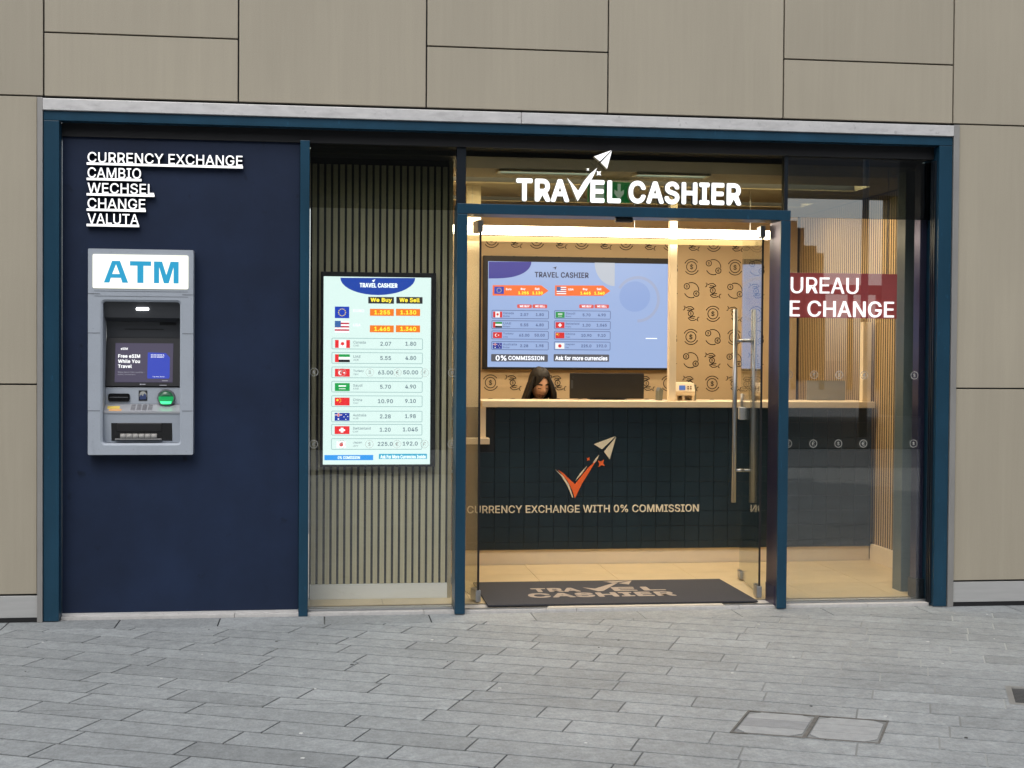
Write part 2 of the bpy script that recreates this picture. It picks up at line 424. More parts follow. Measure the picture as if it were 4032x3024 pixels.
# ================================================================== building face
bld = thing('cladded_building', 'beige panel clad building front around the currency exchange shop', 'building', (3, .02, 0))
def panel(x0, x1, z0, z1):
    g = .005; MB().box(x0+g, x1-g, 0, .03, z0+g, z1-g, .0025).build('cladding_panel', M_CLAD, bld)
for i in range(-4, 10):
    x0 = i*1.2
    if 0 <= i <= 4:
        if i % 2 == 0: panel(x0, x0+1.2, 3.309, 3.709); panel(x0, x0+1.2, 3.709, 5.5)
        else: panel(x0, x0+1.2, 3.309, 4.4); panel(x0, x0+1.2, 4.4, 5.5)
    else:
        xs0, xs1 = x0, x0+1.2
        if i == -1: xs1 = -.036
        if i == 5: xs0 = 6.045
        panel(xs0, xs1, .175, 1.502); panel(xs0, xs1, 1.502, 3.309); panel(x0, x0+1.2, 3.309, 5.5)
bk = MB()
bk.box(-4.8, 0, .034, .05, 0, 5.5); bk.box(6, 12, .034, .05, 0, 5.5); bk.box(0, 6, .034, .05, 3.23, 5.5)
bk.build('backing_board', M_BLACK, bld)
for x0, x1 in ((-4.8, -.036), (6.047, 12)):
    MB().box(x0, x1, -.004, .026, .03, .168, .003).build('plinth_panel', M_STEEL, bld)
    MB().box(x0, x1, .0, .03, 0, .027).build('plinth_shadow_gap', M_BLACK, bld)
cap = MB()
cap.box(-.002, 3.02, -.022, .03, 3.222, 3.294, .003).box(3.023, 6.0, -.022, .03, 3.222, 3.294, .003)
cap.build('galvanised_lintel', M_GALV, bld)
for x0, x1 in ((-.036, -.003), (6.002, 6.043)):
    MB().box(x0, x1, -.018, .03, 0, 3.3, .002).build('steel_jamb_trim', M_JAMBST, bld)

# ================================================================== shopfront
shop = thing('shopfront', 'dark blue framed shopfront with navy panel, glazed bays and open glass doors', 'shopfront', (3, .1, 0))
for x0, x1 in ((.0, .095), (5.905, 5.999)):
    MB().box(x0, x1, -.006, .24, .004, 3.158, .003).build('jamb', M_BLUE, shop)
MB().box(.0, 5.999, -.006, .10, 3.16, 3.219, .003).build('frame_head', M_BLUE, shop)
MB().box(.097, 5.903, .08, .3, 3.075, 3.215).build('shaded_header', mat('header_shade', (.003, .003, .004), .7), shop)  # header piece, near-black to paint in the shade beneath the frame head
# navy panel with an opening for the cash machine
AX0, AX1, AZ0, AZ1 = .355, .845, 1.13, 2.045
np_ = MB()
for b in ((.097, AX0, .03, 3.12), (AX1, 1.588, .03, 3.12), (AX0, AX1, .03, AZ0), (AX0, AX1, AZ1, 3.12)):
    np_.box(b[0], b[1], .1, .103 if b[3] > 3 or True else .1, b[2], b[3])
bmesh.ops.remove_doubles(np_.bm, verts=np_.bm.verts, dist=.0001)
np_.build('navy_panel', M_NAVY, shop)
MB().box(1.592, 1.652, .035, .16, .0, 3.083, .003).build('mullion', M_BLUE, shop)
MB().box(4.86-.012, 4.872, .1, .16, 2.70, 3.075).build('dark_mullion', M_DKALU, shop)
MB().box(2.612, 2.672, .1, .16, 2.70, 3.075).build('dark_mullion', M_DKALU, shop)
# glazing (pane > currency decals)
def pane(name, x0, x1, z0, z1, y=.118, m=None):
    return MB().box(x0, x1, y, y+.012, z0, z1).build(name, m or M_GLASS, shop)
def decals(p, xs, syms, zs):
    for z in zs:
        for x, s in zip(xs, syms):
            d = MB(); d.ribbon(circ(x, z, .0255), .0048, .1165, closed=True)
            t = text_mesh(s, x-.0085, None, z-.014, z+.014, .1166, .0006, .01)
            w = max(v.co.x for v in t.vertices)+min(v.co.x for v in t.vertices)
            for v in t.vertices: v.co.x += x-w/2
            d.bm.from_mesh(t); bpy.data.meshes.remove(t)
            d.build('currency_decal', M_DECAL, p, fix=False)
p = pane('window_pane', 1.653, 2.606, .035, 2.66)
decals(p, [1.686+.181*k for k in range(6)], '€£$€£$', (1.588, 1.116))
pane('film_pane', 1.653, 2.606, 2.661, 3.075, m=M_FILM2)
pane('film_pane', 2.673, 4.847, 2.70, 3.075, m=glass('smoked_film_glass', (.52, .53, .47), .055))
p = pane('window_pane', 4.862, 5.903, .035, 2.66)
decals(p, [4.90+.179*k for k in range(4)]+[5.80], '€£$€$', (1.588, 1.116))
pane('film_pane', 4.873, 5.903, 2.661, 3.075, m=M_FILM)
# bottom rails
for x0, x1 in ((1.653, 2.606), (4.862, 5.903)):
    MB().box(x0, x1, .105, .15, .022, .034, .002).build('glazing_channel', M_CHROME, shop)
MB().box(.097, 1.59, .088, .14, .02, .036).build('glazing_channel', M_GALV, shop)
# door portal
MB().box(2.607, 2.674, -.004, .22, .006, 2.627, .003).build('door_post', M_BLUE, shop)
rp = MB().box(4.793, 4.860, -.004, .02, .006, 2.627, .002).build('door_post', M_BLUE, shop)
MB().box(4.794, 4.859, .021, .24, .022, 2.626, .002).build('door_post_return', M_POST, shop)
MB().box(4.791, 4.8615, .05, .245, .008, .15, .004).build('post_shoe', M_POST, shop)
MB().box(2.607, 4.860, -.004, .22, 2.629, 2.695, .003).build('door_head', M_BLUE, shop)
MB().box(3.67, 3.785, .03, .09, 2.60, 2.628, .006).build('door_sensor', M_BLACK, shop)
# right jamb lining behind the glass
MB().box(5.852, 5.900, .17, .27, .03, 3.06, .003).build('lining_post', M_POST, shop)
MB().box(5.842, 5.90, .14, .28, .031, .17, .003).build('post_shoe', M_DKALU, shop)
for y in (.03, .06, .085):
    MB().box(5.892, 5.904, y, y+.012, .02, 3.06).build('gasket_rail', M_DKALU, shop)
# threshold
th = MB(); x = .097
while x < 5.9:
    L = min(random.uniform(.9, 1.3), 5.902-x); th.box(x, x+L-.003, .05, .26, -.01, .0205, .003); x += L
th.build('stone_threshold', M_STONE, shop)
MB().box(2.68, 3.23, .066, .10, .0212, .028).build('floor_track', M_CHROME, shop)
MB().box(3.24, 4.44, .062, .10, .0212, .031, .003).build('door_sill', mat('pale_sill', (.62, .56, .46), .4, var=.08, scale=(20, 20, 20)), shop)
MB().box(4.45, 4.785, .066, .10, .0212, .028).build('floor_track', M_CHROME, shop)

# glass doors, swung inwards
def glass_door(hx, hy, ang, sgn):
    d = Vector((math.sin(ang)*sgn, math.cos(ang))); n = Vector((d.y, -d.x))
    W = .87
    def bx(mb, a0, a1, n0, n1, z0, z1, bev=0):
        i = len(mb.bm.verts); mb.bm.verts.ensure_lookup_table()
        t = MB(); t.box(a0, a1, n0, n1, z0, z1, bev)
        for v in t.bm.verts:
            a, b, z = v.co; q = Vector((hx, hy))+d*a+n*b; v.co = Vector((q.x, q.y, z))
        tm = bpy.data.meshes.new('t'); t.bm.to_mesh(tm); t.bm.free(); mb.bm.from_mesh(tm); bpy.data.meshes.remove(tm); return mb
    def P(a, b, z): q = Vector((hx, hy))+d*a+n*b; return (q.x, q.y, z)
    leaf = bx(MB(), 0, W, -.006, .006, .05, 2.60).build('glass_door', glass('door_glass', (.94, .97, .955), .05), shop)
    e = bx(MB(), -.004, -.0005, -.007, .007, .05, 2.60).build('dark_edge', M_BLACK, leaf)
    for z0, z1 in ((.036, .115), (2.535, 2.615)):
        bx(MB(), -.008, .14, -.018, .018, z0, z1, .004).build('patch_fitting', M_CHROME, leaf)
    bx(MB(), W-.12, W+.004, -.018, .018, .042, .10, .004).build('patch_fitting', M_CHROME, leaf)
    lk = bx(MB(), W-.09, W+.003, -.028, .028, 1.235, 1.33, .008)
    lk.cyl(P(W-.04, 0, 1.33), P(W-.04, 0, 1.43), .014)
    lk.build('lock', M_STEEL, leaf)
    for s in (-1, 1):
        h = MB(); h.cyl(P(W-.13, s*.072, .62), P(W-.13, s*.072, 2.06), .017, seg=20)
        for z in (.86, 1.825): h.cyl(P(W-.13, 0, z), P(W-.13, s*.06, z), .011)
        h.build('pull_handle', M_CHROME, leaf)
glass_door(2.79, .27, R(8), -1)
glass_door(4.755, .27, R(8), 1)

# ================================================================== shop interior shell
FZ = .03
fl = MB()
fl.box(1.5, 6.6, .262, 4.1, -.02, FZ-.004, mi=1)
for i in range(9):
    for j in range(7):
        x0 = 1.55+i*.6; y0 = .265+j*.6-.0
        fl.box(x0+.0015, min(x0+.6, 6.5)-.0015, y0+.0015, min(y0+.6, 4.05)-.0015, FZ-.006, FZ)
struct(fl.build('shop_floor', [M_FLOORT, mat('tile_grout', (.22, .18, .12), .8)]))
ce = MB()
TROUGH = ((1.45, 1.80), (2.75, 3.10))
ce.box(1.5, 6.6, .9, 4.1, 3.122, 3.15)
for a, b in ((.9, 1.45), (1.80, 2.75), (3.10, 4.1)): ce.box(1.5, 6.6, a, b, 3.05, 3.1215)
for a, b in TROUGH: ce.box(1.5, 2.7, a+.0005, b-.0005, 3.05, 3.1215).box(6.0, 6.6, a+.0005, b-.0005, 3.05, 3.1215)
struct(ce.build('ceiling', M_CEIL))
bh = MB().box(1.655, 5.9, .305, .895, 3.045, 3.2).build('bulkhead', mat('bulkhead_dark', (.03, .032, .032), .6))
struct(bh)
bw = thing('wallpapered_wall', 'tan rear wall printed with hands, coins and exchange arrows', 'wall', (4.3, 3.9, 0))
MB().box(2.5, 6.25, 3.9, 4.0, 0, 3.05).build('wall_surface', M_WALLP, bw)
def icon(mb, kind, cx, cz, k, y):
    """line-art icons; k = half size in metres"""
    w = k*.105
    T = lambda pts: [(cx+a*k, cz+b*k) for a, b in pts]
    def sym(s, a, b, h):
        t = text_mesh(s, cx+a*k, None, cz+(b-h)*k, cz+(b+h)*k, y, .0006, .012)
        ww = (max(v.co.x for v in t.vertices)+min(v.co.x for v in t.vertices))/2
        for v in t.vertices: v.co.x += cx+a*k-ww
        mb.bm.from_mesh(t); bpy.data.meshes.remove(t)
    def ring(a, b, r): mb.ribbon(circ(cx+a*k, cz+b*k, r*k), w, y, closed=True)
    def arc(a, b, r, a0, a1, head=True):
        pts = circ(cx+a*k, cz+b*k, r*k, a0, a1, 18); mb.ribbon(pts, w, y)
        if head:
            p = Vector(pts[-1]); q = Vector(pts[-2]); d = (p-q).normalized(); n = Vector((-d.y, d.x))
            v = [p+d*.12*k, p-d*.05*k+n*.1*k, p-d*.05*k-n*.1*k]
            mb.bm.faces.new([mb.bm.verts.new((c.x, y-.0002, c.y)) for c in v])
    if kind == 'coin':
        ring(0, 0, .68); sym('$', 0, 0, .38); arc(0, 0, 1.0, 35, 150); arc(0, 0, 1.0, 215, 330)
    elif kind == 'swap':
        ring(-.62, .5, .36); sym('$', -.62, .5, .2); ring(.68, -.45, .36); sym('€', .68, -.45, .2)
        arc(0, 0, 1.0, 112, -5, False); arc(0, 0, 1.0, 205, 290)
    else:
        ring(-.05, 0, .34); sym('$', -.05, 0, .2)
        for s in (1, -1):
            H = [[(-.75, .72), (-.45, .88), (.0, .92), (.35, .66)], [(-.45, .62), (-.05, .60), (.15, .55)], [(-.55, .42), (-.2, .36), (.2, .52), (.42, .62)], [(-1.0, .98), (-.82, .92), (-.92, .50), (-1.1, .46)]]
            for L in H: mb.ribbon(T([(a*s, b*s) for a, b in L]), w, y)
pt = MB()
ICON = [['coin', 'swap'], ['swap', 'hand'], ['hand', 'coin']]
for rI in range(-2, 7):
    for cI in range(-11, 6):
        x = 5.21+cI*.2125; z = 2.554-rI*.2215
        if x < 2.62 or x > 6.15 or z < 1.2 or z > 2.96: continue
        if 3.3 < x < 4.95 and 1.7 < z < 2.5: continue
        icon(pt, ICON[rI % 3][cI % 2], x, z, .072, 3.8975)
pt.build('printed_pattern', M_INK, bw, fix=False)
lw = MB().box(2.40, 2.5, .62, 4.0, 0, 3.05).build('side_wall', M_WALLP)
tag(lw, 'plain tan side wall of the shop hidden behind the slatted screen', 'wall')

def slat_run(mb, n, place, w=.031, d=.022):
    for i in range(n): place(mb, i)
ls = thing('slatted_partition', 'vertical oak slat partition behind the portrait rate screen', 'slatted wall', (2.1, .5, 0))
m = MB(); x = 1.668
while x < 2.595:
    m.box(x, min(x+.0305, 2.60), .5, .522, .132, 2.995, .002); x += .0467
m.build('slats', M_OAK, ls)
MB().box(1.655, 2.60, .523, .6, FZ, 3.04).build('black_backing', M_BLACK, ls)
MB().box(1.66, 2.60, .49, .5225, FZ, .131, .003).build('skirting', mat('white_skirting', (.72, .72, .69), .45), ls)
MB().box(2.6005, 2.625, .49, .62, FZ, 3.04).build('end_trim', mat('olive_trim', (.33, .28, .17), .5), ls)
rs = thing('slatted_side_wall', 'oak slatted right wall running back into the shop', 'slatted wall', (6.25, 2.2, 0))
m = MB(); y = .62
while y < 3.89:
    m.box(6.2695, 6.272, y, min(y+.026, 3.89), .17, 3.04, .002); y += .0467
m.build('slats', mat('golden_oak_slats', (.54, .38, .185), .5, var=.15, scale=(60, 60, 2.5)), rs)
MB().box(6.273, 6.35, .6, 4.0, FZ, 3.05).build('black_backing', mat('slat_backing', (.012, .008, .005), .8), rs)
MB().box(6.235, 6.2725, .605, 1.97, FZ, .168, .003).build('skirting', M_CREAM, rs)
nb = MB().box(5.862, 6.26, .45, .60, FZ, 3.04).build('wall_nib', mat('grey_green_paint', (.10, .125, .118), .35))
tag(nb, 'grey green wall end behind the right window, beside the indigo post', 'wall end')
MB_side = MB().box(6.0, 6.36, .30, .449, 0, 3.2).build('return_wall', M_BLACK)
tag(MB_side, 'black return wall inside the right end of the shopfront', 'wall')
pr = MB().box(1.56, 1.65, .17, .6, .0, 3.1).build('return_wall', M_DKALU)
tag(pr, 'dark return wall between the navy panel and the slat partition', 'wall')

# ================================================================== counter
ct = thing('service_counter', 'dark tiled service counter with cream top across the shop', 'counter', (4.6, 2.1, FZ))
tf = MB()
tile = .1195; x = 2.505
tf.box(2.503, 6.232, 1.952, 2.0, .152, 1.291, mi=1)
TX = [2.505]
while TX[-1] < 6.22: TX.append(TX[-1]+tile)
for i, x in enumerate(TX[:-1]):
    z = 1.291
    while z > .16:
        zb = max(z-tile, .152)
        x1 = min(x+tile, 6.232)
        if x < 3.04 and z > 1.0: z -= tile; continue
        if x1-x > .02: tf.box(x+.0018, x1-.0018, 1.945, 1.9525, zb+.0018, z-.0018, .0012)
        z -= tile
tf.build('tiled_front', [mat('dark_green_tile', (.0075, .021, .032), .28, var=.25, scale=(3, 3, 3)), mat('tile_grout_dark', (.004, .008, .014), .6)], ct)
MB().box(2.503, 6.232, 1.975, 2.03, FZ, .15).build('plinth', M_CREAM, ct)
MB().box(2.995, 6.245, 1.905, 2.40, 1.293, 1.343, .004).build('counter_top', M_CREAM, ct)
MB().box(2.503, 3.052, 1.86, 2.40, 1.002, 1.05, .004).build('low_ledge', M_CREAM, ct)
MB().box(2.985, 3.028, 1.925, 2.40, 1.052, 1.292, .002).build('cheek_panel', M_CREAM, ct)
MB().box(2.503, 6.23, 2.32, 2.36, FZ, 1.0).build('back_panel', M_CREAM, ct)
CY = 1.9435
Q = lambda px, py: (4.0705+(px-1232)*.0007615*1.0, 1.065-(py-213)*.001105*1.0)
def R7(px, py):
    X = 2.896+(px-175)*(4.771-2.896)/(1845-175)
    Z = .507+(712-(py+(px-1845)*.003))*.0011055
    return (X, Z)
orange = mat('orange_sign_face', (.78, .13, .03), .45, emit=(.8, .12, .02), es=.08); ivory = mat('ivory_sign_face', (.85, .78, .62), .45)
emb = MB().prism([R7(*q) for q in ((812, 457), (850, 480), (880, 510), (937, 562), (985, 500), (1030, 445), (1085, 395), (1040, 470), (985, 560), (937, 663), (915, 600), (880, 535))], CY-.012, CY).build('tick_emblem', orange, ct)
s = MB()
s.prism([R7(*q) for q in ((793, 455), (850, 500), (892, 560), (925, 660), (919, 660), (880, 570), (835, 500))], CY-.010, CY)
s.prism([R7(*q) for q in ((1065, 405), (1090, 370), (1110, 348), (1100, 375), (1078, 408))], CY-.010, CY)
s.prism([R7(*q) for q in ((941, 535), (970, 487), (1022, 430), (985, 485))], CY-.010, CY)
s.build('tick_highlight', ivory, ct)
s = MB()
s.prism([R7(*q) for q in ((1072, 272), (1226, 214), (1130, 308))], CY-.012, CY)
s.prism([R7(*q) for q in ((1232, 218), (1186, 380), (1145, 325))], CY-.012, CY)
s.build('paper_plane_emblem', ivory, ct)
def star(cx, cz, r, tilt=0):
    return [(cx+(r if i % 2 == 0 else r*.42)*math.cos(R(45*i+45+tilt)), cz+(r if i % 2 == 0 else r*.42)*math.sin(R(45*i+45+tilt))) for i in range(8)]
for c, r in ((R7(1126, 410), .036), (R7(1032, 380), .018)):
    MB().prism(star(*c, r, 8), CY-.01, CY).build('star_emblem', orange, ct)
lettering('CURRENCY EXCHANGE WITH 0% COMMISSION', 2.885, 4.771, .448, .509, CY-.012, ivory, ct, .012, .012)

# posts, lights
for nm, x0, x1, lb in (('a', 4.527, 4.586, 'cream post on the counter beside the wall screen'), ('b', 2.87, 2.984, 'wide cream post at the left end of the counter'), ('c', 6.165, 6.238, 'cream post at the right end of the counter by the slatted wall')):
    z0 = 1.0505 if nm == 'b' else 1.3435
    z1 = 2.0 if nm == 'c' else 3.049
    o = MB().box(x0, x1, 1.99, 2.06, z0, z1, .003).build('counter_post', M_CREAM); tag(o, lb, 'post', 'cream posts on the counter')
lt = thing('linear_light', 'long glowing linear light hung above the service counter', 'light', (3.9, 1.85, 2.7))
MB().box(2.56, 5.325, 1.82, 1.88, 2.652, 2.722, .022).build('glowing_tube', emi('tube_light', (1, .84, .58), 9), lt)
MB().box(2.56, 5.20, 1.885, 1.90, 2.602, 2.645, .003).build('glowing_housing', emi('glowing_housing', (1, .66, .24), .75), lt)  # lamp housing; the tube's light on it is given as its own glow
for x in (2.9, 4.2, 5.15): MB().cyl((x, 1.855, 2.72), (x, 1.855, 3.05), .0015).build('hanger', M_CHROME, lt)
for x0, x1, lb in ((3.012, 3.71, 'left of the two ceiling light panels behind the illuminated shop name'), (4.02, 4.54, 'right of the two ceiling light panels behind the illuminated shop name')):
    t = thing('ceiling_light', lb, 'ceiling light', ((x0+x1)/2, 1.2, 3.05), 'ceiling light panels')
    MB().box(x0, x1, .93, 1.06, 3.036, 3.049).build('diffuser', emi('panel_light', (.75, .95, .85), .55), t)
    f = MB()
    for b in ((x0-.02, x1+.02, .91, .929), (x0-.02, x1+.02, 1.061, 1.08), (x0-.02, x0-.001, .93, 1.06), (x1+.001, x1+.02, .93, 1.06)): f.box(b[0], b[1], b[2], b[3], 3.03, 3.049)
    f.build('frame', M_CREAM, t)
for (a, b), lb in zip(TROUGH, ('added unseen trough light brightening the customer floor', 'added unseen trough light brightening the cashier area')):
    t = thing('added_trough_light', lb, 'ceiling light', (4.35, (a+b)/2, 3.1), 'added trough lights')  # added to brighten the interior, standing in for ceiling lamps out of view
    MB().box(2.71, 5.99, a+.01, b-.01, 3.108, 3.121).build('diffuser', emi('added_trough_light' if a < 2 else 'rear_added_trough_light', (1, .80, .54), 14 if a < 2 else 7.5), t)
    MB().box(2.705, 5.995, a+.002, a+.009, 3.06, 3.121).box(2.705, 5.995, b-.009, b-.002, 3.06, 3.121).build('baffle', M_BLACK, t)
# exit sign
ex = thing('exit_sign', 'green exit sign with white down arrow behind the illuminated shop name', 'exit sign', (3.92, 1.5, 2.9))
MB().box(3.755, 4.085, 1.50, 1.53, 2.885, 3.045, .003).build('sign_face', emi('exit_green', (.01, .30, .08), .5), ex)
ew = emi('exit_white', (.75, .95, .85), .5)
MB().prism([(3.985, 3.03), (4.01, 3.03), (4.01, 2.97), (4.035, 2.985), (4.035, 2.955), (3.997, 2.905), (3.96, 2.955), (3.96, 2.985), (3.985, 2.97)], 1.497, 1.4995).build('down_arrow', ew, ex)
MB().prism(rrect(3.80, 3.88, 2.90, 3.02, .01), 1.497, 1.4995).build('door_symbol', ew, ex)

# ================================================================== cash machine
atm = thing('cash_machine', 'grey wall cash machine with lit white and blue topper on navy panel', 'cash machine', (.595, .1, 1.055))
KX = .652/621.
def RA(px, py):   # fascia pixel grid of the close-up -> x,z on the machine
    return (.269+(px-527)*KX, 2.357-(py-113-(px-527)*.012)*KX*1.003)
fx0, fx1, fz0, fz1 = .269, .921, 1.056, 2.362
fa = MB()
rx0, rx1, rz0, rz1 = .358, .838, 1.128, 2.03
outer = rrect(fx0, fx1, fz0, fz1, .006, 3)
def ring_face(mb, o_, i_, y, y2):
    """front face between an outer and an inner rectangle, with bevelled lip and sides"""
    ov = [mb.bm.verts.new((a, y, b)) for a, b in o_]; iv = [mb.bm.verts.new((a, y, b)) for a, b in i_]
    o2 = [mb.bm.verts.new((a, y2, b)) for a, b in o_]
    n = len(o_)
    for k in range(n):
        j = (k+1) % n
        mb.bm.faces.new((ov[k], ov[j], iv[j], iv[k])); mb.bm.faces.new((ov[k], o2[k], o2[j], ov[j]))
    return iv
iv = ring_face(fa, rrect(fx0, fx1, fz0, fz1, .008), rrect(rx0-.012, rx1+.012, rz0-.012, rz1+.012, .028), .012, .0995)
inn = [fa.bm.verts.new((a, .022, b)) for a, b in rrect(rx0, rx1, rz0, rz1, .02)]
inn2 = [fa.bm.verts.new((a, .18, b)) for a, b in rrect(rx0, rx1, rz0, rz1, .02)]
n = len(iv)
for k in range(n):
    j = (k+1) % n
    fa.bm.faces.new((iv[k], iv[j], inn[j], inn[k])); fa.bm.faces.new((inn[k], inn[j], inn2[j], inn2[k]))
fa.build('fascia', M_ATM, atm)
seam = mat('seam_grey', (.09, .095, .105), .6)
for z in (2.077, 1.829, 1.336):
    for a, b in ((fx0, rx0-.014), (rx1+.014, fx1)): MB().box(a, b, .0105, .0125, z-.0016, z+.0016).build('panel_seam', seam, atm)
for z in (2.063, 2.095): MB().box(rx0-.05, rx1+.05, .0105, .0125, z-.001, z+.001).build('panel_seam', seam, atm)
tp = MB().prism(rrect(.298, .890, 2.112, 2.327, .01), .007, .0118).build('lit_topper', emi('topper_light', (1, 1, .84), .78), atm)
at_ = MB(); AB = emi('atm_blue', (.012, .27, .47), .8)
LA = [[(0, 0), (.10, 0), (.122, .22), (.30, .22), (.325, 0), (.43, 0), (.285, 1), (.145, 1)], [(.46, 1), (.835, 1), (.835, .79), (.70, .79), (.70, 0), (.59, 0), (.59, .79), (.46, .79)],
      [(.885, 0), (.885, 1), (1.03, 1), (1.105, .38), (1.18, 1), (1.325, 1), (1.325, 0), (1.233, 0), (1.233, .74), (1.148, 0), (1.062, 0), (.977, .74), (.977, 0)]]
for L in LA: at_.prism([(.367+a/1.325*.463, 2.148+b*.138) for a, b in L], .0056, .0068)
at_.prism([(.367+a/1.325*.463, 2.148+b*.138) for a, b in ((.148, .40), (.28, .40), (.215, .84))], .0052, .0057, 1)
at_.build('lettering', [AB, MATS['topper_light']], tp)
# hood, screen, shelf, lower panel inside the recess
MB().xprism([(.05, 2.03), (.085, 1.93), (.17, 1.905), (.185, 1.80), (.18, 2.03)], rx0+.001, rx1-.001).build('hood', M_ATMD, atm)
MB().prism(rrect(.560, .638, 1.977, 1.993, .007), .056, .075).build('recess_lamp', emi('recess_lamp_light', (1, 1, 1), 5), atm)
MB().box(.695, .80, .168, .1725, 1.885, 1.903).box(.475, .72, .172, .1775, 1.855, 1.859).build('hood_vent', M_BLACK, atm)
MB().xprism([(.172, 1.80), (.12, 1.492), (.15, 1.48), (.2, 1.48), (.2, 1.80)], rx0+.002, rx1-.002).build('screen_bezel', mat('bezel_black', (.022, .022, .024), .3), atm)
def SY(z): return .172-(1.80-z)*(.052/.308)-.002     # slanted screen face
def slab(mb, x0, x1, z0, z1, off, mi=0):
    v = [mb.bm.verts.new((x, SY(z)-off, z)) for x, z in ((x0, z0), (x1, z0), (x1, z1), (x0, z1))]; f = mb.bm.faces.new(v); f.material_index = mi; return mb
scn = slab(MB(), .418, .782, 1.515, 1.767, .0008).build('display', emi('atm_screen_violet', (.022, .018, .036), 1.5), atm)
def slant_text(body, x0, x1, z0, z1, m, par, bold=.0, off=.003):
    me = text_mesh(body, x0, x1, z0, z1, 0, .0005, bold)
    for v in me.vertices: v.co.y += SY(v.co.z)-off
    return link('screen_text', me, [m], par)
sw = emi('screen_white', (.9, .92, .92), .85); sgy = emi('screen_grey', (.35, .35, .4), .6)
slant_text('eSIM', .452, .495, 1.724, 1.738, sw, scn, .03)
slant_text('Free eSIM', .437, .574, 1.672, 1.695, sw, scn, .03)
slant_text('While You', .437, .574, 1.639, 1.662, sw, scn, .03)
slant_text('Travel', .437, .523, 1.607, 1.629, sw, scn, .03)
slant_text('Global data in 150+ countries -', .437, .605, 1.575, 1.585, sgy, scn)
slant_text('instant, no contracts.', .437, .55, 1.560, 1.570, sgy, scn)
slab(MB(), .715, .752, 1.524, 1.528, .003).build('small_mark', sgy, scn)
MB_b = MB()
v = [(.624, 1.54), (.757, 1.54), (.762, 1.55), (.762, 1.675), (.735, 1.705), (.624, 1.708), (.622, 1.70), (.622, 1.55)]
f = MB_b.bm.faces.new([MB_b.bm.verts.new((x, SY(z)-.002, z)) for x, z in v]); MB_b.build('blue_card', emi('card_blue', (.02, .05, .48), .6), scn)
slant_text('SCAN NOW &', .642, .726, 1.688, 1.696, sw, scn, .02, .0035)
slant_text('SAVE MONEY', .642, .726, 1.675, 1.683, sw, scn, .02, .0035)
slant_text('Tap. Pay. Done!', .655, .73, 1.548, 1.555, sw, scn, 0, .0035)
slab(MB(), .576, .588, 1.499, 1.506, .003).build('maker_mark', sgy, atm)
slab(MB(), .591, .612, 1.500, 1.505, .003).build('maker_mark', sgy, atm)
slab(MB(), .70, .745, 1.495, 1.499, .003).build('maker_mark', sgy, atm)
# fascia row: card slot, sticker, green reader
MB().box(rx0+.001, rx1-.001, .13, .19, 1.375, 1.482, .003).build('reader_panel', M_ATM, atm)
cs = MB().prism(rrect(.378, .513, 1.392, 1.443, .014), .118, .131).build('card_slot', M_BLACKGL, atm)
MB().box(.388, .503, .112, .118, 1.414, 1.421, .002).build('slot_lip', M_ATMD, cs)
st = MB().box(.568, .622, .1275, .1298, 1.397, 1.463).build('sticker', [M_BLACK], atm)
MB().prism(circ(.595, 1.436, .022, 0, 180, 12)+[(.573, 1.42), (.617, 1.42)], .1262, .1274).build('white_arch', M_DECAL, st)
fig = mat('sticker_blue', (.03, .05, .14), .6)
MB().prism([(.575, 1.405), (.575, 1.428), (.585, 1.437), (.594, 1.425), (.598, 1.437), (.607, 1.445), (.616, 1.430), (.616, 1.405)], .1252, .1261).build('dark_figures', fig, st)
rd = MB().cyl((.742, .131, 1.415), (.742, .105, 1.415), .058, .054, 28).build('card_reader', mat('reader_ring', (.12, .13, .14), .35), atm)
hd = MB()
hm = bmesh.ops.create_uvsphere(hd.bm, u_segments=24, v_segments=14, radius=.047)
for v in hm['verts']: v.co = Vector((.742+v.co.x, .104+v.co.y*.45, 1.415+v.co.z))
for f in hd.bm.faces: c = f.calc_center_median(); f.material_index = 0 if c.z < 1.398 and abs(c.x-.742) < .036 and c.z > 1.378 else (2 if c.z > 1.425 or c.z < 1.374 else 1); f.smooth = True
hd.build('green_lens', [emi('lens_bright', (.06, .95, .30), 1.15, .1), emi('lens_mid', (.0, .28, .07), .8, .1), emi('lens_dark', (.0, .06, .02), .8, .1)], rd)
# shelf with keypad, then the dispenser panel
sf = MB().xprism([(.13, 1.374), (.05, 1.331), (.05, 1.318), (.19, 1.318), (.19, 1.374)], rx0+.001, rx1-.001).build('keypad_shelf', mat('shelf_metal', (.42, .43, .46), .3, .3), atm)
def shelf(x0, x1, t0, t1, m, nm='key', h=.004):
    mb = MB()
    def pt(x, t, u): return (x, .13-.08*t-.0*u, 1.374-.043*t+u)
    vs = [mb.bm.verts.new(pt(x, t, u)) for u in (.0, h) for x, t in ((x0, t0), (x1, t0), (x1, t1), (x0, t1))]
    for q in ((4, 5, 6, 7), (0, 1, 5, 4), (1, 2, 6, 5), (2, 3, 7, 6), (3, 0, 4, 7)): mb.bm.faces.new([vs[i] for i in q])
    return mb.build(nm, m, sf)
kd = mat('key_steel', (.30, .30, .32), .35, .5)
for c in range(4):
    for r_ in range(4): shelf(.525+c*.036, .552+c*.036, .12+r_*.2, .26+r_*.2, kd)
shelf(.378, .455, .3, .65, mat('yellow_label', (.75, .55, .12), .5), 'instruction_label', .002)
shelf(.392, .47, .7, .95, mat('orange_label', (.70, .38, .16), .5), 'instruction_label', .002)
MB().xprism([(.055, 1.317), (.085, 1.13), (.19, 1.13), (.19, 1.317)], rx0+.001, rx1-.001).build('dispenser_panel', M_ATM, atm)
dp = MB()
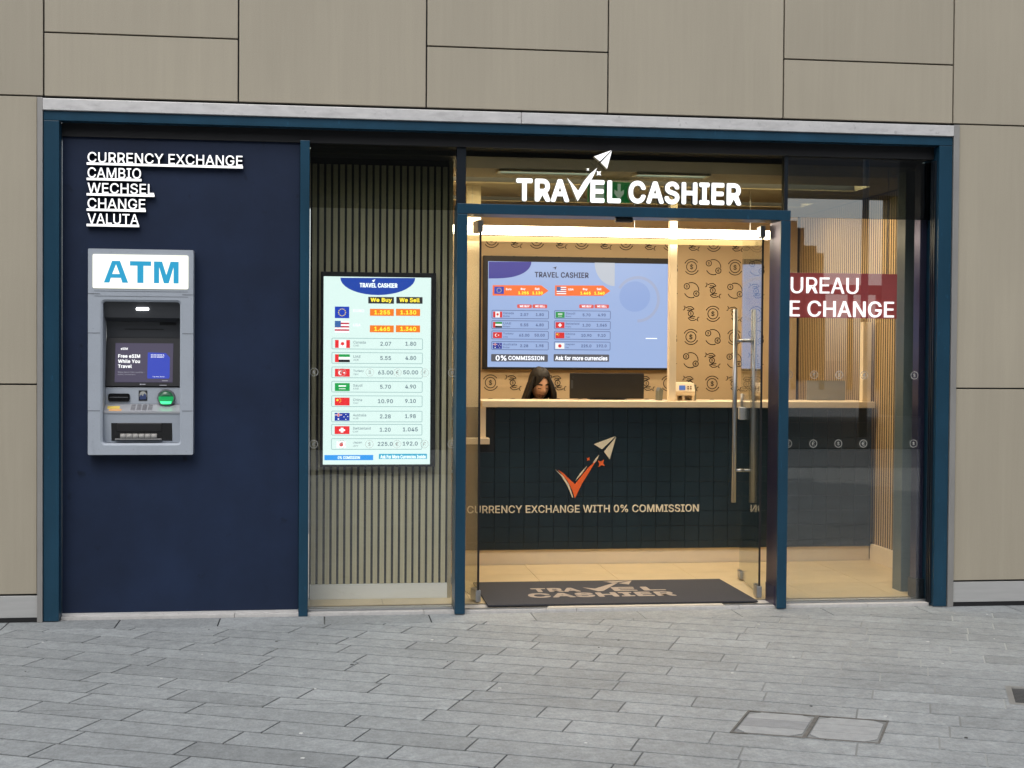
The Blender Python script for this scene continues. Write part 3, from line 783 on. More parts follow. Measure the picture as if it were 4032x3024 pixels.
ds = MB().xprism([(.064, 1.262), (.0795, 1.142), (.09, 1.142), (.09, 1.262)], .405, .785).build('dispenser_mouth', M_BLACKGL, atm)
MB().box(.44, .72, .060, .075, 1.205, 1.255, .004).build('mouth_flap', mat('flap_black', (.015, .015, .016), .35), ds)
for k in range(6):
    MB().cyl((.463+k*.0385, .064, 1.172), (.499+k*.0385, .064, 1.172), .0165, seg=14).build('roller', mat('roller_grey', (.33, .32, .30), .5), ds)
MB().xprism([(.05, 1.150), (.062, 1.146), (.078, 1.146), (.078, 1.152), (.055, 1.158)], .43, .72).build('mouth_lip', M_ATMD, ds)

# ================================================================== lit lettering on the navy panel
for i, (w, x1) in enumerate((('CURRENCY EXCHANGE', 1.224), ('CAMBIO', .588), ('WECHSEL', .669), ('CHANGE', .615), ('VALUTA', .574))):
    z = 2.911-.0972*i
    t = thing('lit_lettering', 'white lit lettering reading %s on the navy panel' % w, 'sign', (.256, .1, z), 'underlined words on the navy panel')
    lettering(w, .258, x1, z, z+.066, .062, W1, t, .034, .007, side=M_LETSIDE)
    o = MB().box(.252, x1+.003, .062, .098, z-.0155, z-.0006).build('underline', [W1, M_LETSIDE], t); face_side(o)

# ================================================================== shop sign above the door
sg = thing('shop_sign', 'white illuminated shop name with tick and paper plane above the door', 'sign', (3.75, .1, 2.72))
def RS(px, py): return (2.994+(px-165)*.000821, 2.722+(515-py+(px-305)*.0145)*.000821)
LB = .040
lettering('TRA', 2.998, 3.352, 2.722, 2.872, .03, W1, sg, .045, LB, side=M_LETSIDE)
lettering('EL', 3.494, 3.70, 2.722, 2.872, .03, W1, sg, .045, LB, side=M_LETSIDE)
lettering('CASHIER', 3.752, 4.525, 2.722, 2.874, .03, W1, sg, .045, LB, side=M_LETSIDE)
for nm, pts in (('tick', ((580, 325), (628, 375), (672, 430), (720, 350), (770, 290), (826, 243), (790, 320), (735, 410), (668, 512), (640, 450), (612, 385))),
                ('paper_plane', ((800, 152), (942, 100), (848, 190))), ('paper_plane', ((945, 106), (907, 250), (856, 200)))):
    o = MB().prism([RS(*q) for q in pts], .022, .07).build(nm, [W1, M_LETSIDE], sg); face_side(o)
for c, r in ((RS(842, 285), .022), (RS(752, 255), .012)):
    o = MB().prism(star(*c, r), .03, .07).build('star', [W1, M_LETSIDE], sg); face_side(o)

# ================================================================== red sign in the right window
rd_ = thing('red_sign', 'red sign board with white lit words BUREAU DE CHANGE in right window', 'sign', (5.3, .36, 1.98))
MB().box(4.848, 5.768, .36, .385, 1.985, 2.30, .003).build('red_board', mat('red_board', (.26, .034, .032), .4, emit=(.25, .04, .04), es=.2, var=.08, scale=(2, 2, 40)), rd_)
lettering('BUREAU', 4.888, 5.479, 2.155, 2.268, .345, W1, rd_, .012, .0)
lettering('DE CHANGE', 4.872, 5.742, 1.992, 2.105, .345, W1, rd_, .012, .006)
for x in (4.95, 5.7): MB().cyl((x, .372, 2.298), (x, .372, 3.045), .003, seg=8).build('hanging_wire', M_CHROME, rd_)

# ================================================================== screens with rates
def flag(kind, x0, x1, z0, z1, y, par, s=1.0):
    w, h = x1-x0, z1-z0; mb = MB(); ms = []
    def c(col):
        m = emi('flag_'+'_'.join('%d' % int(q*100) for q in col)+'_%d' % int(s*100), col, s)
        if m not in ms: ms.append(m)
        return ms.index(m)
    def q(a0, a1, b0, b1, col, k=0):
        mi = c(col); yy = y-k*.0004
        f = mb.bm.faces.new([mb.bm.verts.new((x0+w*a, yy, z0+h*b)) for a, b in ((a0, b0), (a1, b0), (a1, b1), (a0, b1))]); f.material_index = mi
    def poly(pts, col, k=1):
        mi = c(col); f = mb.bm.faces.new([mb.bm.verts.new((x0+w*a, y-k*.0004, z0+h*b)) for a, b in pts]); f.material_index = mi
    def disc(cx, cz, r, col, k=1): poly([(cx+r*h/w*math.cos(R(30*i)), cz+r*math.sin(R(30*i))) for i in range(12)], col, k)
    RED, WH, BL, GR, YE, BK = (.65, .02, .025), (.85, .88, .88), (.012, .03, .28), (.01, .28, .06), (.85, .6, .05), (.01, .01, .012)
    if kind == 'eu':
        q(0, 1, 0, 1, (.008, .04, .38))
        for i in range(12): disc(.5+.3*h/w*math.cos(R(30*i)), .5+.3*math.sin(R(30*i)), .045, YE)
    elif kind == 'usa':
        for i in range(7): q(0, 1, i/7, (i+1)/7, (.45, .03, .06) if i % 2 else WH)
        q(0, .42, .45, 1, (.03, .10, .30), 1)
    elif kind == 'canada':
        q(0, .25, 0, 1, RED); q(.25, .75, 0, 1, WH); q(.75, 1, 0, 1, RED)
        poly([(.5, .82), (.54, .68), (.62, .72), (.60, .55), (.66, .5), (.56, .34), (.52, .36), (.51, .18), (.49, .18), (.48, .36), (.44, .34), (.34, .5), (.40, .55), (.38, .72), (.46, .68)], RED)
    elif kind == 'uae':
        q(.25, 1, .667, 1, GR); q(.25, 1, .333, .667, WH); q(.25, 1, 0, .333, BK); q(0, .25, 0, 1, RED)
    elif kind == 'turkey':
        q(0, 1, 0, 1, RED); disc(.38, .5, .27, WH); disc(.43, .5, .21, RED, 2); disc(.62, .5, .1, WH, 2)
    elif kind == 'saudi':
        q(0, 1, 0, 1, GR); q(.25, .75, .55, .72, WH, 1); q(.28, .72, .25, .32, WH, 1)
    elif kind == 'china':
        q(0, 1, 0, 1, RED); disc(.18, .68, .15, YE)
        for a, b in ((.34, .86), (.40, .72), (.40, .55), (.34, .42)): disc(a, b, .05, YE)
    elif kind == 'australia':
        q(0, 1, 0, 1, BL); q(0, .5, .68, .80, WH, 1); q(.2, .3, .5, 1, WH, 1); q(0, .5, .71, .77, RED, 2); q(.22, .28, .5, 1, RED, 2)
        for a, b, r in ((.25, .22, .1), (.75, .8, .06), (.75, .18, .06), (.62, .5, .06), (.88, .55, .06)): disc(a, b, r, WH)
    elif kind == 'swiss':
        q(0, 1, 0, 1, RED); q(.41, .59, .2, .8, WH, 1); q(.3, .41, .39, .61, WH, 1); q(.59, .7, .39, .61, WH, 1)
    elif kind == 'japan':
        q(0, 1, 0, 1, WH); disc(.5, .5, .3, RED)
    return mb.build('flag', ms, par, fix=False)
def face(mb, pts, y):
    mb.bm.faces.new([mb.bm.verts.new((a, y, b)) for a, b in pts]); return mb

# portrait screen on the slats
ps_ = thing('rate_screen', 'bright portrait exchange rate screen on the oak slats', 'screen', (2.1, .43, .94))
MB().box(1.727, 2.506, .424, .498, .942, 2.262, .004).build('bezel', M_BLACK, ps_)
kx = (2.469-1.748)/(817-190); kz = (2.228-.960)/(1398-285)
def P4(px, py): return (1.748+(px-190)*kx, 2.228-(py-(px-190)*.011-285)*kz)
SB = .80
disp = face(MB(), [(1.746, .958), (2.471, .958), (2.471, 2.230), (1.746, 2.230)], .4235).build('display', emi('screen_mint', (.72, .90, .86), SB), ps_, fix=False)
y1, y2, y3 = .4222, .4212, .4202
def R4box(px0, py0, px1, py1): a = P4(px0, py1); b = P4(px1, py0); return a[0], b[0], a[1], b[1]
def quad4(nm, px0, py0, px1, py1, m, par, y): x0, x1, z0, z1 = R4box(px0, py0, px1, py1); return face(MB(), [(x0, z0), (x1, z0), (x1, z1), (x0, z1)], y).build(nm, m, par, fix=False)
def text4(body, px0, py0, px1, py1, m, par, y=y2, bold=.02):
    x0, x1, z0, z1 = R4box(px0, py0, px1, py1); return lettering(body, x0, x1, z0, z1, y-.0004, m, par, .0004, bold)
deep = emi('header_blue', (.01, .045, .30), 1); yel = emi('rate_yellow', (.95, .75, .05), 1); org = emi('rate_orange', (.72, .16, .01), 1)
slate = emi('rate_slate', (.12, .17, .20), 1); dkk = emi('label_black', (.02, .02, .025), 1); mint = emi('row_outline', (.25, .38, .38), 1); pale = emi('faint_white', (.88, .97, .95), 1)
hb = MB(); pts = [P4(505+220*math.cos(R(a)), 292+102*math.sin(R(a))) for a in range(0, 181, 10)]
hb = face(hb, pts, y1).build('header_badge', deep, disp, fix=False)
text4('TRAVEL CASHIER', 398, 324, 620, 349, pale, disp, y2, .04)
face(MB(), [P4(470, 308), P4(490, 300), P4(480, 318)], y2).build('plane_logo', pale, disp, fix=False)
quad4('column_heading', 449, 406, 600, 444, dkk, disp, y1); quad4('column_heading', 614, 406, 769, 444, dkk, disp, y1)
text4('We Buy', 462, 411, 588, 440, yel, disp, y2, .04); text4('We Sell', 632, 411, 752, 436, yel, disp, y2, .04)
for k, (nm, nm2, b, s_, py, fl_) in enumerate((('EURO', 'Euro', '1.255', '1.130', 497, 'eu'), ('USA', 'USD', '1.465', '1.340', 595, 'usa'))):
    flag(fl_, *R4box(254, py-34 if k == 0 else 548, 338, py+34 if k == 0 else 616), y1, disp)
    text4(nm, 362, py-18 if k == 0 else 564, 425 if k == 0 else 405, py-2 if k == 0 else 580, pale, disp, y1, .02)
    quad4('rate_box', 459, py-20, 600, py+20, org, disp, y1); quad4('rate_box', 612, py-20, 755, py+20, org, disp, y1)
    text4(b, 485, py-12, 578, py+12, yel, disp, y2, .04); text4(s_, 638, py-12, 732, py+12, yel, disp, y2, .04)
rows = (('canada', 'Canada', 'CAD', '2.07', '1.80', 684, 436), ('uae', 'UAE', 'AED', '5.55', '4.80', 769, 406), ('turkey', 'Turkey', 'TRY', '63.00', '50.00', 855, 425), ('saudi', 'Saudi', 'SAR', '5.70', '4.90', 940, 417),
        ('china', 'China', 'CNY', '10.90', '9.10', 1026, 416), ('australia', 'Australia', 'AUD', '2.28', '1.98', 1117, 440), ('swiss', 'Switzerland', 'CHF', '1.20', '1.045', 1196, 467), ('japan', 'Japan', 'JPY', '225.0', '192.0', 1281, 416))
for fk, nm, cd, b, s_, py, pxe in rows:
    x0, x1, z0, z1 = R4box(238, py-29, 770, py+29)
    row = MB().ribbon(rrect(x0, x1, z0, z1, .006, 3), .0042, y1, closed=True).build('rate_row', mint, disp, fix=False)
    flag(fk, *R4box(256, py-23, 343, py+23), y1, row) if fk != 'japan' else flag(fk, *R4box(268, py-18, 322, py+20), y1, row)
    text4(nm, 363, py-17, pxe, py-2, slate, row, y1, .01); text4(cd, 363, py+5, 395, py+15, slate, row, y1, 0)
    text4(b, 553-(12.5*len(b)-18), py-12, 553+(12.5*len(b)-18), py+12, slate, row, y1, .03)
    text4(s_, 701-(12.5*len(s_)-18), py-12, 701+(12.5*len(s_)-18), py+12, slate, row, y1, .03)
fb = emi('footer_blue', (.01, .24, .66), 1)
quad4('footer_box', 197, 1346, 483, 1374, fb, disp, y1); quad4('footer_box', 516, 1343, 800, 1371, emi('footer_teal', (.01, .30, .48), 1), disp, y1)
text4('0% COMISSION', 275, 1352, 405, 1368, pale, disp, y2, .03); text4('Ask For More Currencies Inside', 525, 1349, 793, 1368, pale, disp, y2, .03)
gry = emi('faint_grey', (.55, .70, .68), 1)
for cx, cy, k in ((268, 344, 20), (210, 924, 8)):
    MB().ribbon([P4(cx-k, cy+k*.2), P4(cx+k, cy-k*.2)], .006, y1).ribbon([P4(cx+k*.2, cy-k), P4(cx-k*.1, cy+k)], .005, y1).build('plane_motif', gry, disp, fix=False)

# landscape wall screen
tv = thing('wall_screen', 'large landscape exchange rate screen on the tan rear wall', 'screen', (4.1, 3.85, 1.58))
MB().box(3.216, 5.002, 3.846, 3.899, 1.572, 2.625, .004).build('bezel', M_BLACK, tv)
kx5 = (4.988-3.265)/(1620-315); kz5 = (2.571-1.595)/(1192-428)
def P5(px, py): return (3.265+(px-315)*kx5, 2.571-(py-428-(px-315)*.0105)*kz5)
TB = .50
Z1, Z2, Z3 = 3.8442, 3.8428, 3.8414
td = face(MB(), [(3.262, 1.593), (4.990, 1.593), (4.990, 2.573), (3.262, 2.573)], 3.8455).build('display', emi('screen_blue', (.40, .55, .90), TB), tv, fix=False)
def R5box(a, b, c, d): p = P5(a, d); q = P5(c, b); return p[0], q[0], p[1], q[1]
def quad5(nm, a, b, c, d, m, par, y, r=0):
    x0, x1, z0, z1 = R5box(a, b, c, d); return face(MB(), rrect(x0, x1, z0, z1, r, 3) if r else [(x0, z0), (x1, z0), (x1, z1), (x0, z1)], y).build(nm, m, par, fix=False)
def text5(body, a, b, c, d, m, par, y=Z2, bold=.02):
    x0, x1, z0, z1 = R5box(a, b, c, d); return lettering(body, x0, x1, z0, z1, y-.0005, m, par, .0005, bold)
ink = emi('screen_ink', (.015, .02, .05), 1); tvblue = emi('tv_corner_blue', (.008, .012, .17), 1); tvgrey = emi('tv_corner_grey', (.30, .33, .38), 1)
tvorg = emi('tv_orange', (.58, .10, .02), 1); tvwh = emi('tv_white', (.85, .88, .95), .9); tvbar = emi('tv_bar', (.055, .06, .075), 1); tvred = emi('tv_red', (.45, .06, .05), 1); tvsl = emi('tv_slate', (.05, .08, .17), 1)
c5 = [P5(317, 430)]+[P5(317+302*math.cos(R(a))**.7 if a < 90 else 317, 430+122*math.sin(R(a))) for a in range(0, 91, 6)]
face(MB(), c5, Z1).build('corner_swoosh', tvblue, td, fix=False)
face(MB(), [P5(1072, 432), P5(1218, 434), P5(1218, 604)]+[P5(1218-146*math.sin(R(a)), 604-172*(1-math.cos(R(a)))) for a in range(10, 85, 8)], Z1).build('corner_swoosh', tvgrey, td, fix=False)
text5('TRAVEL CASHIER', 643, 505, 1030, 543, ink, td, Z1, .035)
face(MB(), [P5(770, 472), P5(800, 462), P5(790, 488), P5(784, 474)], Z1).build('plane_logo', ink, td, fix=False)
for x0, fk, a, b, b1, s1 in ((345, 'eu', 'Euro', 'Euro', '1.255', '1.130'), (789, 'usa', 'USA', 'USD', '1.465', '1.340')):
    ar = face(MB(), [P5(x0, 600), P5(x0+345, 600), P5(x0+398, 640), P5(x0+345, 676), P5(x0, 676)], Z1).build('orange_arrow', tvorg, td, fix=False)
    flag(fk, *R5box(x0+12, 611, x0+80, 663), Z2, ar, .7)
    text5(a, x0+95, 622, x0+133, 636, tvwh, ar, Z2); text5(b, x0+95, 644, x0+128, 654, tvorg, ar, Z2)
    text5('Buy', x0+200, 620, x0+233, 637, tvwh, ar, Z2); text5('Sell', x0+300, 618, x0+333, 634, tvwh, ar, Z2)
    text5(b1, x0+182, 646, x0+256, 666, yel, ar, Z2, .03); text5(s1, x0+282, 646, x0+356, 666, yel, ar, Z2, .03)
    for dx, w in ((175, 'WE BUY'), (285, 'WE SELL')):
        hd_ = quad5('column_heading', x0+dx, 740, x0+dx+104, 766, tvred, td, Z1, .008); text5(w, x0+dx+18, 746, x0+dx+88, 760, tvwh, hd_, Z2, .03)
R5rows = ((342, ('canada', 'Canada', 'Dollar', '2.07', '1.80'), 813), (342, ('uae', 'UAE', 'Dirham', '5.55', '4.80'), 888), (342, ('turkey', 'Turkey', 'Lira', '63.00', '50.00'), 963), (342, ('australia', 'Australia', 'Dollar', '2.28', '1.98'), 1040),
          (787, ('saudi', 'Saudi', 'Riyal', '5.70', '4.90'), 815), (787, ('swiss', 'Switzerland', 'Franc', '1.20', '1.045'), 890), (787, ('china', 'China', 'Yuan', '10.90', '9.10'), 965), (787, ('japan', 'Japan', 'Yen', '225.0', '192.0'), 1042))
for x0, (fk, a, c, b, s_), py in R5rows:
    bx = R5box(x0, py-27, x0+402, py+27)
    row = MB().ribbon(rrect(*bx, .008, 3), .0055, Z1, closed=True).build('rate_row', tvsl, td, fix=False)
    flag(fk, *R5box(x0+8, py-21, x0+72, py+21), Z1, row, .65)
    wd = 38+len(a)*6 if len(a) < 9 else 98
    text5(a, x0+80, py-18, x0+80+wd, py-3, tvsl, row, Z1, .02); text5(c, x0+80, py+6, x0+80+8*len(c), py+17, tvsl, row, Z1)
    for cx, t_ in ((230, b), (340, s_)):
        hw = 8.2*len(t_)-4; text5(t_, x0+cx-hw, py-10, x0+cx+hw, py+11, tvsl, row, Z1, .04)
b1 = quad5('footer_bar', 338, 1104, 742, 1154, tvbar, td, Z1, .008); text5('0%', 370, 1110, 447, 1148, tvwh, b1, Z2, .03); text5('COMMISSION', 460, 1116, 715, 1144, tvwh, b1, Z2, .03)
b2 = quad5('footer_bar', 783, 1106, 1183, 1155, tvbar, td, Z1, .008); text5('Ask for more currencies', 795, 1117, 1170, 1146, tvwh, b2, Z2, .03)
gl = face(MB(), [P5(1365+112*math.cos(R(a)), 680+112*math.sin(R(a))) for a in range(0, 360, 12)], Z1).build('globe_motif', emi('tv_globe', (.33, .48, .86), TB), td, fix=False)
MB().ribbon([P5(1385+152*math.cos(R(a)), 700+160*math.sin(R(a))) for a in range(-150, 100, 10)], .028, Z2).build('globe_ring', emi('tv_ring', (.44, .52, .75), TB), td, fix=False)
quad5('small_mark', 1447, 986, 1530, 991, tvwh, td, Z1)

# ================================================================== things on the counter
mo = thing('computer_monitor', 'black monitor seen from behind on the counter beside the cashier', 'monitor', (4.08, 2.3, 1.343))
MB().box(3.765, 4.388, 2.28, 2.31, 1.352, 1.562, .006).build('screen_back', mat('monitor_black', (.014, .012, .010), .42, var=.2, scale=(4, 4, 4)), mo)
MB().box(3.98, 4.17, 2.312, 2.36, 1.36, 1.50, .01).build('stand_neck', M_BLACK, mo)
MB().box(3.93, 4.22, 2.26, 2.39, 1.3435, 1.351, .003).build('stand_foot', M_BLACK, mo)
MB().ribbon(circ(3.79, 1.527, .007, n=12), .0025, 2.2792, closed=True).build('round_mark', M_ATMD, mo, fix=False)
MB().box(3.772, 3.790, 2.2785, 2.2798, 1.435, 1.505).build('side_label', M_ATMD, mo)
m2 = thing('computer_monitor', 'silver monitor seen from behind on the counter in right window', 'monitor', (5.96, 2.3, 1.343))
MB().box(5.792, 6.13, 2.28, 2.305, 1.345, 1.51, .006).build('screen_back', mat('silver_plastic', (.22, .21, .18), .4), m2)
MB().box(5.90, 6.02, 2.307, 2.36, 1.3435, 1.42, .004).build('stand', mat('silver_stand', (.35, .33, .3), .4), m2)
bc = thing('banknote_counter', 'cream banknote counting machine with small blue display on counter', 'note counter', (4.70, 2.15, 1.343))
body = MB().xprism([(2.10, 1.385), (2.09, 1.42), (2.13, 1.485), (2.25, 1.492), (2.30, 1.46), (2.30, 1.3435), (2.20, 1.3435), (2.20, 1.385)], 4.612, 4.772).build('body', M_CREAM, bc)
for x0, x1 in ((4.612, 4.628), (4.672, 4.692), (4.752, 4.772)): MB().box(x0, x1, 2.11, 2.20, 1.3435, 1.384).build('foot', M_CREAM, bc)
MB().box(4.64, 4.69, 2.094, 2.102, 1.43, 1.468).build('display', emi('note_display', (.06, .12, .30), .9), bc)
MB().box(4.765, 4.792, 2.12, 2.28, 1.3436, 1.475, .006).build('side_cover', mat('olive_grey', (.17, .16, .12), .5), bc)
for i in range(3):
    for j in range(2): MB().box(4.71+j*.022, 4.722+j*.022, 2.096, 2.106, 1.425+i*.015, 1.434+i*.015).build('button', mat('button_brown', (.25, .15, .08), .5), bc)
o = MB().prism([(4.47, 1.3436), (4.50, 1.3436), (4.508, 1.43), (4.485, 1.45), (4.472, 1.42)], 2.10, 2.22).build('card_holder', mat('grey_green_plastic', (.16, .17, .14), .45)); tag(o, 'small grey green upright holder on the counter left of the cream post', 'holder')

# ================================================================== cashier
def make_person():
    root = thing('person', 'cashier with long dark hair looking down behind the counter', 'person', (3.55, 2.62, FZ))
    skin = mat('skin', (.60, .345, .235), .5, var=.05, scale=(20, 20, 20)); brow = mat('brow_dark', (.025, .016, .012), .7); lip = mat('lip', (.28, .09, .07), .45)
    hair = mat('dark_hair', (.0065, .0042, .0035), .5, var=.5, scale=(90, 90, 6)); cloth = mat('black_shirt', (.015, .016, .02), .8)
    # body skeleton, seated on a high stool
    J = {'pel': (3.55, 2.78, .78, .13), 'sp1': (3.55, 2.77, .95, .12), 'sp2': (3.55, 2.73, 1.10, .13), 'che': (3.55, 2.70, 1.2, .125), 'nk': (3.55, 2.68, 1.30, .05), 'hb': (3.555, 2.655, 1.37, .05),
         'shl': (3.39, 2.70, 1.22, .055), 'ell': (3.36, 2.58, 1.0, .042), 'wrl': (3.42, 2.40, 1.03, .027), 'hal': (3.45, 2.37, 1.035, .025),
         'shr': (3.71, 2.70, 1.22, .055), 'elr': (3.76, 2.58, 1.0, .042), 'wrr': (3.69, 2.40, 1.03, .027), 'har': (3.66, 2.37, 1.035, .025),
         'hil': (3.47, 2.74, .76, .085), 'knl': (3.45, 2.48, .74, .06), 'anl': (3.45, 2.52, .32, .042), 'tol': (3.45, 2.44, .27, .035),
         'hir': (3.63, 2.74, .76, .085), 'knr': (3.65, 2.48, .74, .06), 'anr': (3.65, 2.52, .32, .042), 'tor': (3.65, 2.44, .27, .035)}
    E = [('pel', 'sp1'), ('sp1', 'sp2'), ('sp2', 'che'), ('che', 'nk'), ('nk', 'hb')]
    for s in 'lr': E += [('che', 'sh'+s), ('sh'+s, 'el'+s), ('el'+s, 'wr'+s), ('wr'+s, 'ha'+s), ('pel', 'hi'+s), ('hi'+s, 'kn'+s), ('kn'+s, 'an'+s), ('an'+s, 'to'+s)]
    for s, sg_ in (('l', 1), ('r', -1)):
        hx, hy, hz, _ = J['ha'+s]
        for k in range(4):
            dx = sg_*(-.027+k*.018); L = (.05, .062, .066, .056)[k]
            J['f%s%da' % (s, k)] = (hx+dx*.9, hy-.035, hz, .0095); J['f%s%db' % (s, k)] = (hx+dx, hy-.035-L*.6, hz-.006, .0085); J['f%s%dc' % (s, k)] = (hx+dx, hy-.035-L, hz-.022, .0075)
            E += [('ha'+s, 'f%s%da' % (s, k)), ('f%s%da' % (s, k), 'f%s%db' % (s, k)), ('f%s%db' % (s, k), 'f%s%dc' % (s, k))]
        J['t'+s] = (hx+sg_*.035, hy-.01, hz-.004, .011); J['u'+s] = (hx+sg_*.045, hy-.05, hz-.012, .009)
        E += [('ha'+s, 't'+s), ('t'+s, 'u'+s)]
    names = list(J); me = bpy.data.meshes.new('sk'); me.from_pydata([J[n][:3] for n in names], [(names.index(a), names.index(b)) for a, b in E], [])
    o = bpy.data.objects.new('sk', me); COL.objects.link(o)
    md = o.modifiers.new('skin', 'SKIN'); ss = o.modifiers.new('sub', 'SUBSURF'); ss.levels = 1; ss.render_levels = 1
    for i, n in enumerate(names):
        sv = me.skin_vertices[0].data[i]; sv.radius = (J[n][3], J[n][3]*(.75 if n in ('sp1', 'sp2', 'che', 'pel') else 1)); sv.use_root = n == 'pel'
    dg = bpy.context.evaluated_depsgraph_get(); dg.update()
    bmx = bpy.data.meshes.new_from_object(o.evaluated_get(dg)); bpy.data.objects.remove(o)
    mb = MB(); mb.bm.from_mesh(bmx); bpy.data.meshes.remove(bmx)
    for f in mb.bm.faces:
        f.smooth = True; c = f.calc_center_median(); f.material_index = 0 if (c.z > 1.275 or c.y < 2.44 and c.z > .9) else 3
    # head: sphere sculpted with a face, facing -Y, tilted down
    hb = bmesh.new(); bmesh.ops.create_uvsphere(hb, u_segments=72, v_segments=54, radius=1)
    def g(a, b, s): return math.exp(-((a*a+b*b)/(2*s*s)))
    for v in hb.verts:
        x, y, z = v.co
        X = x*.073*(1-.20*max(0, -z)**1.3-.06*max(0, z)); Y = y*.094; Z = z*.116
        fx = X/.073; front = max(0, -y)
        d = 0
        d += .026*g(fx/.17, (z+.22)/.20, 1)*front                      # nose
        d += .010*g(fx/.12, (z-.02)/.25, 1)*front
        d -= .009*(g((fx-.42)/.22, (z-.04)/.12, 1)+g((fx+.42)/.22, (z-.04)/.12, 1))*front  # sockets
        d += .007*(g((fx-.42)/.16, (z-.03)/.08, 1)+g((fx+.42)/.16, (z-.03)/.08, 1))*front  # closed lids
        d += .006*g(fx/.6, (z-.25)/.08, 1)*front                      # brow ridge
        d += .010*g(fx/.26, (z+.52)/.07, 1)*front+.010*g(fx/.24, (z+.64)/.06, 1)*front-.005*g(fx/.3, (z+.58)/.025, 1)*front  # lips
        d += .012*g(fx/.3, (z+.92)/.14, 1)*front                      # chin
        d += .006*(g((fx-.55)/.2, (z+.25)/.2, 1)+g((fx+.55)/.2, (z+.25)/.2, 1))*front   # cheeks
        v.co = Vector((X, Y-d, Z))
    for f in hb.faces:
        c = f.calc_center_median(); fx = c.x/.073; z = c.z/.116; f.smooth = True; f.material_index = 0
        if c.y < -.03:
            if .17 < abs(fx) < .66 and abs(z-(.24-.06*(abs(fx)-.4)**2*8)) < .042: f.material_index = 1
            if .22 < abs(fx) < .60 and abs(z-(-.03+.25*(abs(fx)-.41)**2)) < .034: f.material_index = 1
            if abs(fx) < .32 and (abs(z+.52) < .05 or abs(z+.64) < .05): f.material_index = 2
    T = Matrix.Translation((3.565, 2.615, 1.455)) @ Matrix.Rotation(R(10), 4, 'Z') @ Matrix.Rotation(R(15), 4, 'X') @ Matrix.Scale(1.08, 4)
    for s_ in (-1, 1):      # ears
        r_ = bmesh.ops.create_uvsphere(hb, u_segments=10, v_segments=8, radius=1)
        for v in r_['verts']: v.co = Vector((s_*.071+v.co.x*.008, .012+v.co.y*.016, -.005+v.co.z*.03))
    hb.transform(T); tm = bpy.data.meshes.new('h'); hb.to_mesh(tm); hb.free(); mb.bm.from_mesh(tm); bpy.data.meshes.remove(tm)
    body = mb.build('body', [skin, brow, lip, cloth], root, fix=False)
    # hair: a parted cap and two long falls either side of the face
    hr = bmesh.new(); bmesh.ops.create_uvsphere(hr, u_segments=180, v_segments=140, radius=1)
    kill = []
    for v in hr.verts:
        x, y, z = v.co
        part_ = 1+.05*min(1, abs(x-.12)*4)
        strand = 1+.018*math.sin(math.atan2(y, x)*38+z*3)
        v.co = Vector((x*.085*part_*strand, .012+y*.105*strand, .012+z*.128*part_))
        if z < -.1: v.co.x *= 1+.25*min(1, -z-.1); v.co.z -= .06*(-z-.1)
    for f in hr.faces:
        c = f.calc_center_median(); fx = c.x/.073; z = c.z/.116; f.smooth = True
        edge = .74-.80*abs(fx-.08)**1.15
        if c.y < -.004 and z < edge and abs(fx) < 1.02: kill.append(f)
    bmesh.ops.delete(hr, geom=kill, context='FACES')
    hr.transform(T)
    for sx in (-1, 1):      # long locks falling to the chest
        for k in range(9):
            a = k/8; bx_ = 3.565+sx*(.082+.004*math.sin(k*2)); by = 2.535+.13*a
            pts = [(bx_-sx*.02, by+.0, 1.53), (bx_, by-.004, 1.47), (bx_+sx*.025, by-.006, 1.39), (bx_+sx*(.055 if sx < 0 else .03), by, 1.31), (bx_+sx*(.06 if sx < 0 else .03), by+.02, 1.16)]
            rad = (.012, .02, .024, .022, .008)
            prev = None
            for p_, r_ in zip(pts, rad):
                ring_ = [hr.verts.new((p_[0]+r_*math.cos(R(45*i)), p_[1]+r_*math.sin(R(45*i)), p_[2])) for i in range(8)]
                if prev:
                    for i in range(8):
                        f = hr.faces.new((prev[i], prev[(i+1) % 8], ring_[(i+1) % 8], ring_[i])); f.smooth = True
                prev = ring_
    me = bpy.data.meshes.new('hair'); hr.to_mesh(me); hr.free(); link('hair', me, [hair], root)
    st = thing('stool', 'black stool under the cashier behind the counter', 'stool', (3.55, 2.8, FZ))
    MB().cyl((3.55, 2.80, .60), (3.55, 2.80, .655), .19, seg=24).build('seat', M_BLACK, st)
    MB().cyl((3.55, 2.80, .06), (3.55, 2.80, .60), .025).build('column', M_CHROME, st)
    MB().cyl((3.55, 2.80, FZ), (3.55, 2.80, .06), .2, .17, seg=24).build('foot', M_BLACK, st)
make_person()

# ================================================================== doormat
dm = thing('doormat', 'dark doormat with cream lettering just inside the open doors', 'doormat', (3.75, .6, FZ))
MB().box(2.84, 4.70, .115, 1.065, FZ+.0005, .042, .003).build('pile', mat('charcoal_pile', (.036, .036, .042), .95, var=.45, scale=(120, 120, 120)), dm)
mt_ = mat('mat_lettering', (.34, .28, .225), .95, var=.3, scale=(120, 120, 120))
def floor_text(body, x0, x1, y0, y1):
    me = text_mesh(body, x0, x1, y0, y1, 0, .0012, .045)
    for v in me.vertices: v.co = Vector((v.co.x, v.co.z, .0432-v.co.y))
    return link('lettering', me, [mt_], dm)
floor_text('TRA', 3.215, 3.56, .59, .75); floor_text('EL', 3.80, 4.176, .59, .75); floor_text('CASHIER', 3.16, 4.197, .36, .54)
tk = MB()
flat(tk, [(3.60, .76), (3.68, .70), (3.85, .92), (3.90, .95), (3.72, .60), (3.68, .59)], .0422, .0432)
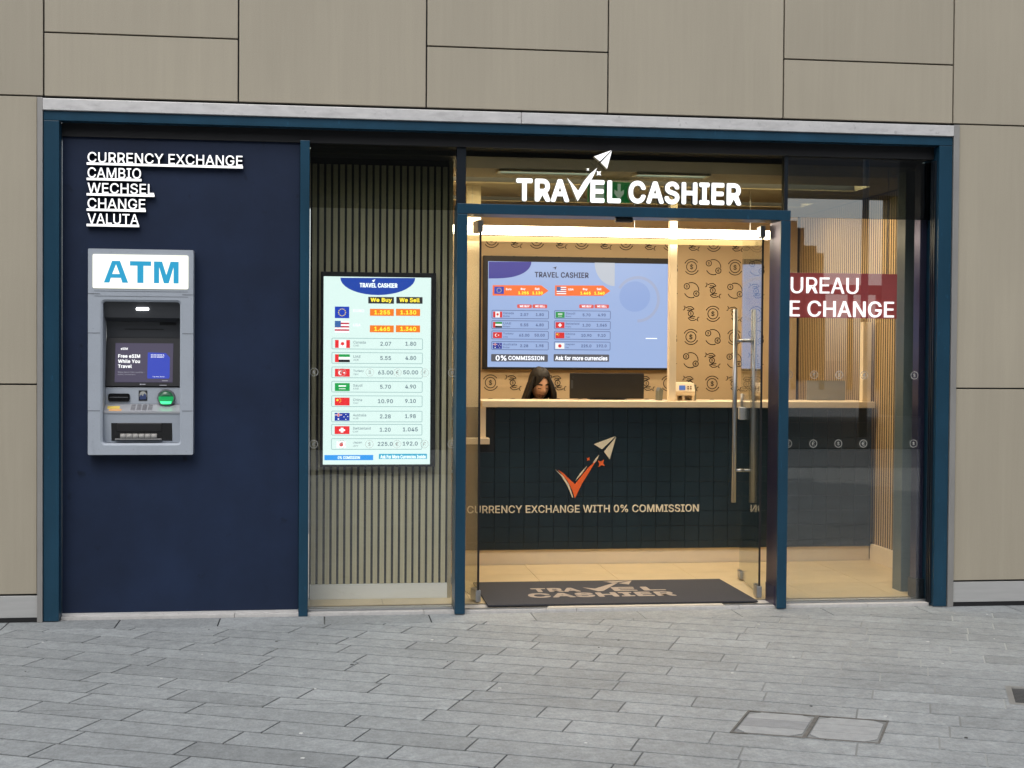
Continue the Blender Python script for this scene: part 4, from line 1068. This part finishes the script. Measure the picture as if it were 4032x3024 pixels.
flat(tk, [(3.80, 1.0), (4.02, 1.04), (3.86, .94)], .0422, .0432); flat(tk, [(4.02, 1.03), (3.96, .86), (3.90, .92)], .0422, .0432)
tk.build('tick_emblem', mt_, dm)

# ================================================================== across the street, seen in the window reflections
ob = thing('office_building', 'dark office block with a gateway, reflected in the right window', 'building', (10, -33, 0))
fac = mat('dark_facade', (.035, .034, .032), .6, var=.25, scale=(.6, .6, 3))
MB().box(-50, 14.9, -31, -29.8, 0, 15).build('wing', fac, ob)
MB().box(18.25, 60, -31, -29.8, 0, 15).build('wing', fac, ob)
MB().box(14.9, 18.25, -31, -29.8, 6.35, 15).build('overhang', mat('soffit', (.10, .10, .11), .5, var=.3, scale=(.3, .3, 4)), ob)
wn_ = MB()
for i in range(14):
    for j in range(3): wn_.box(-46+i*4.3, -43.5+i*4.3, -29.81, -29.75, 4+j*3.6, 6+j*3.6)
wn_.build('window_band', mat('dark_window', (.02, .025, .03), .15), ob)
for x0, x1, z1, lb in ((29, 36.4, 11.0, 'taller brown tower reflected in the right window'), (36.5, 37.9, 9.2, 'shorter brown tower reflected in the right window')):
    o = MB().box(x0, x1, -96, -90, 0, z1).box(x0+.2, x1-.2, -95, -91, z1, z1+.6).build('tower', mat('brown_tower', (.13, .085, .06), .7, var=.4, scale=(.8, .8, 3))); tag(o, lb, 'tower')
lp = thing('lamp_post', 'slim lamp post across the street reflected in the right window', 'lamp post', (13.3, -19.8, 0))
MB().cyl((13.3, -19.8, 0), (13.3, -19.8, 7.5), .09, .06).build('pole', mat('post_blue_grey', (.05, .08, .12), .4), lp)
MB().box(13.1, 13.5, -19.95, -19.3, 7.5, 7.6, .02).build('lantern', M_BLACK, lp)
o = MB().box(14.9, 60, -61, -60, 4.9, 5.35)
for i in range(30): o.box(15+i*1.5, 15.25+i*1.5, -60.6, -60.4, 0, 4.9)
tag(o.build('viaduct', mat('viaduct_steel', (.12, .10, .08), .6)), 'long low viaduct on posts reflected in the right window', 'bridge')
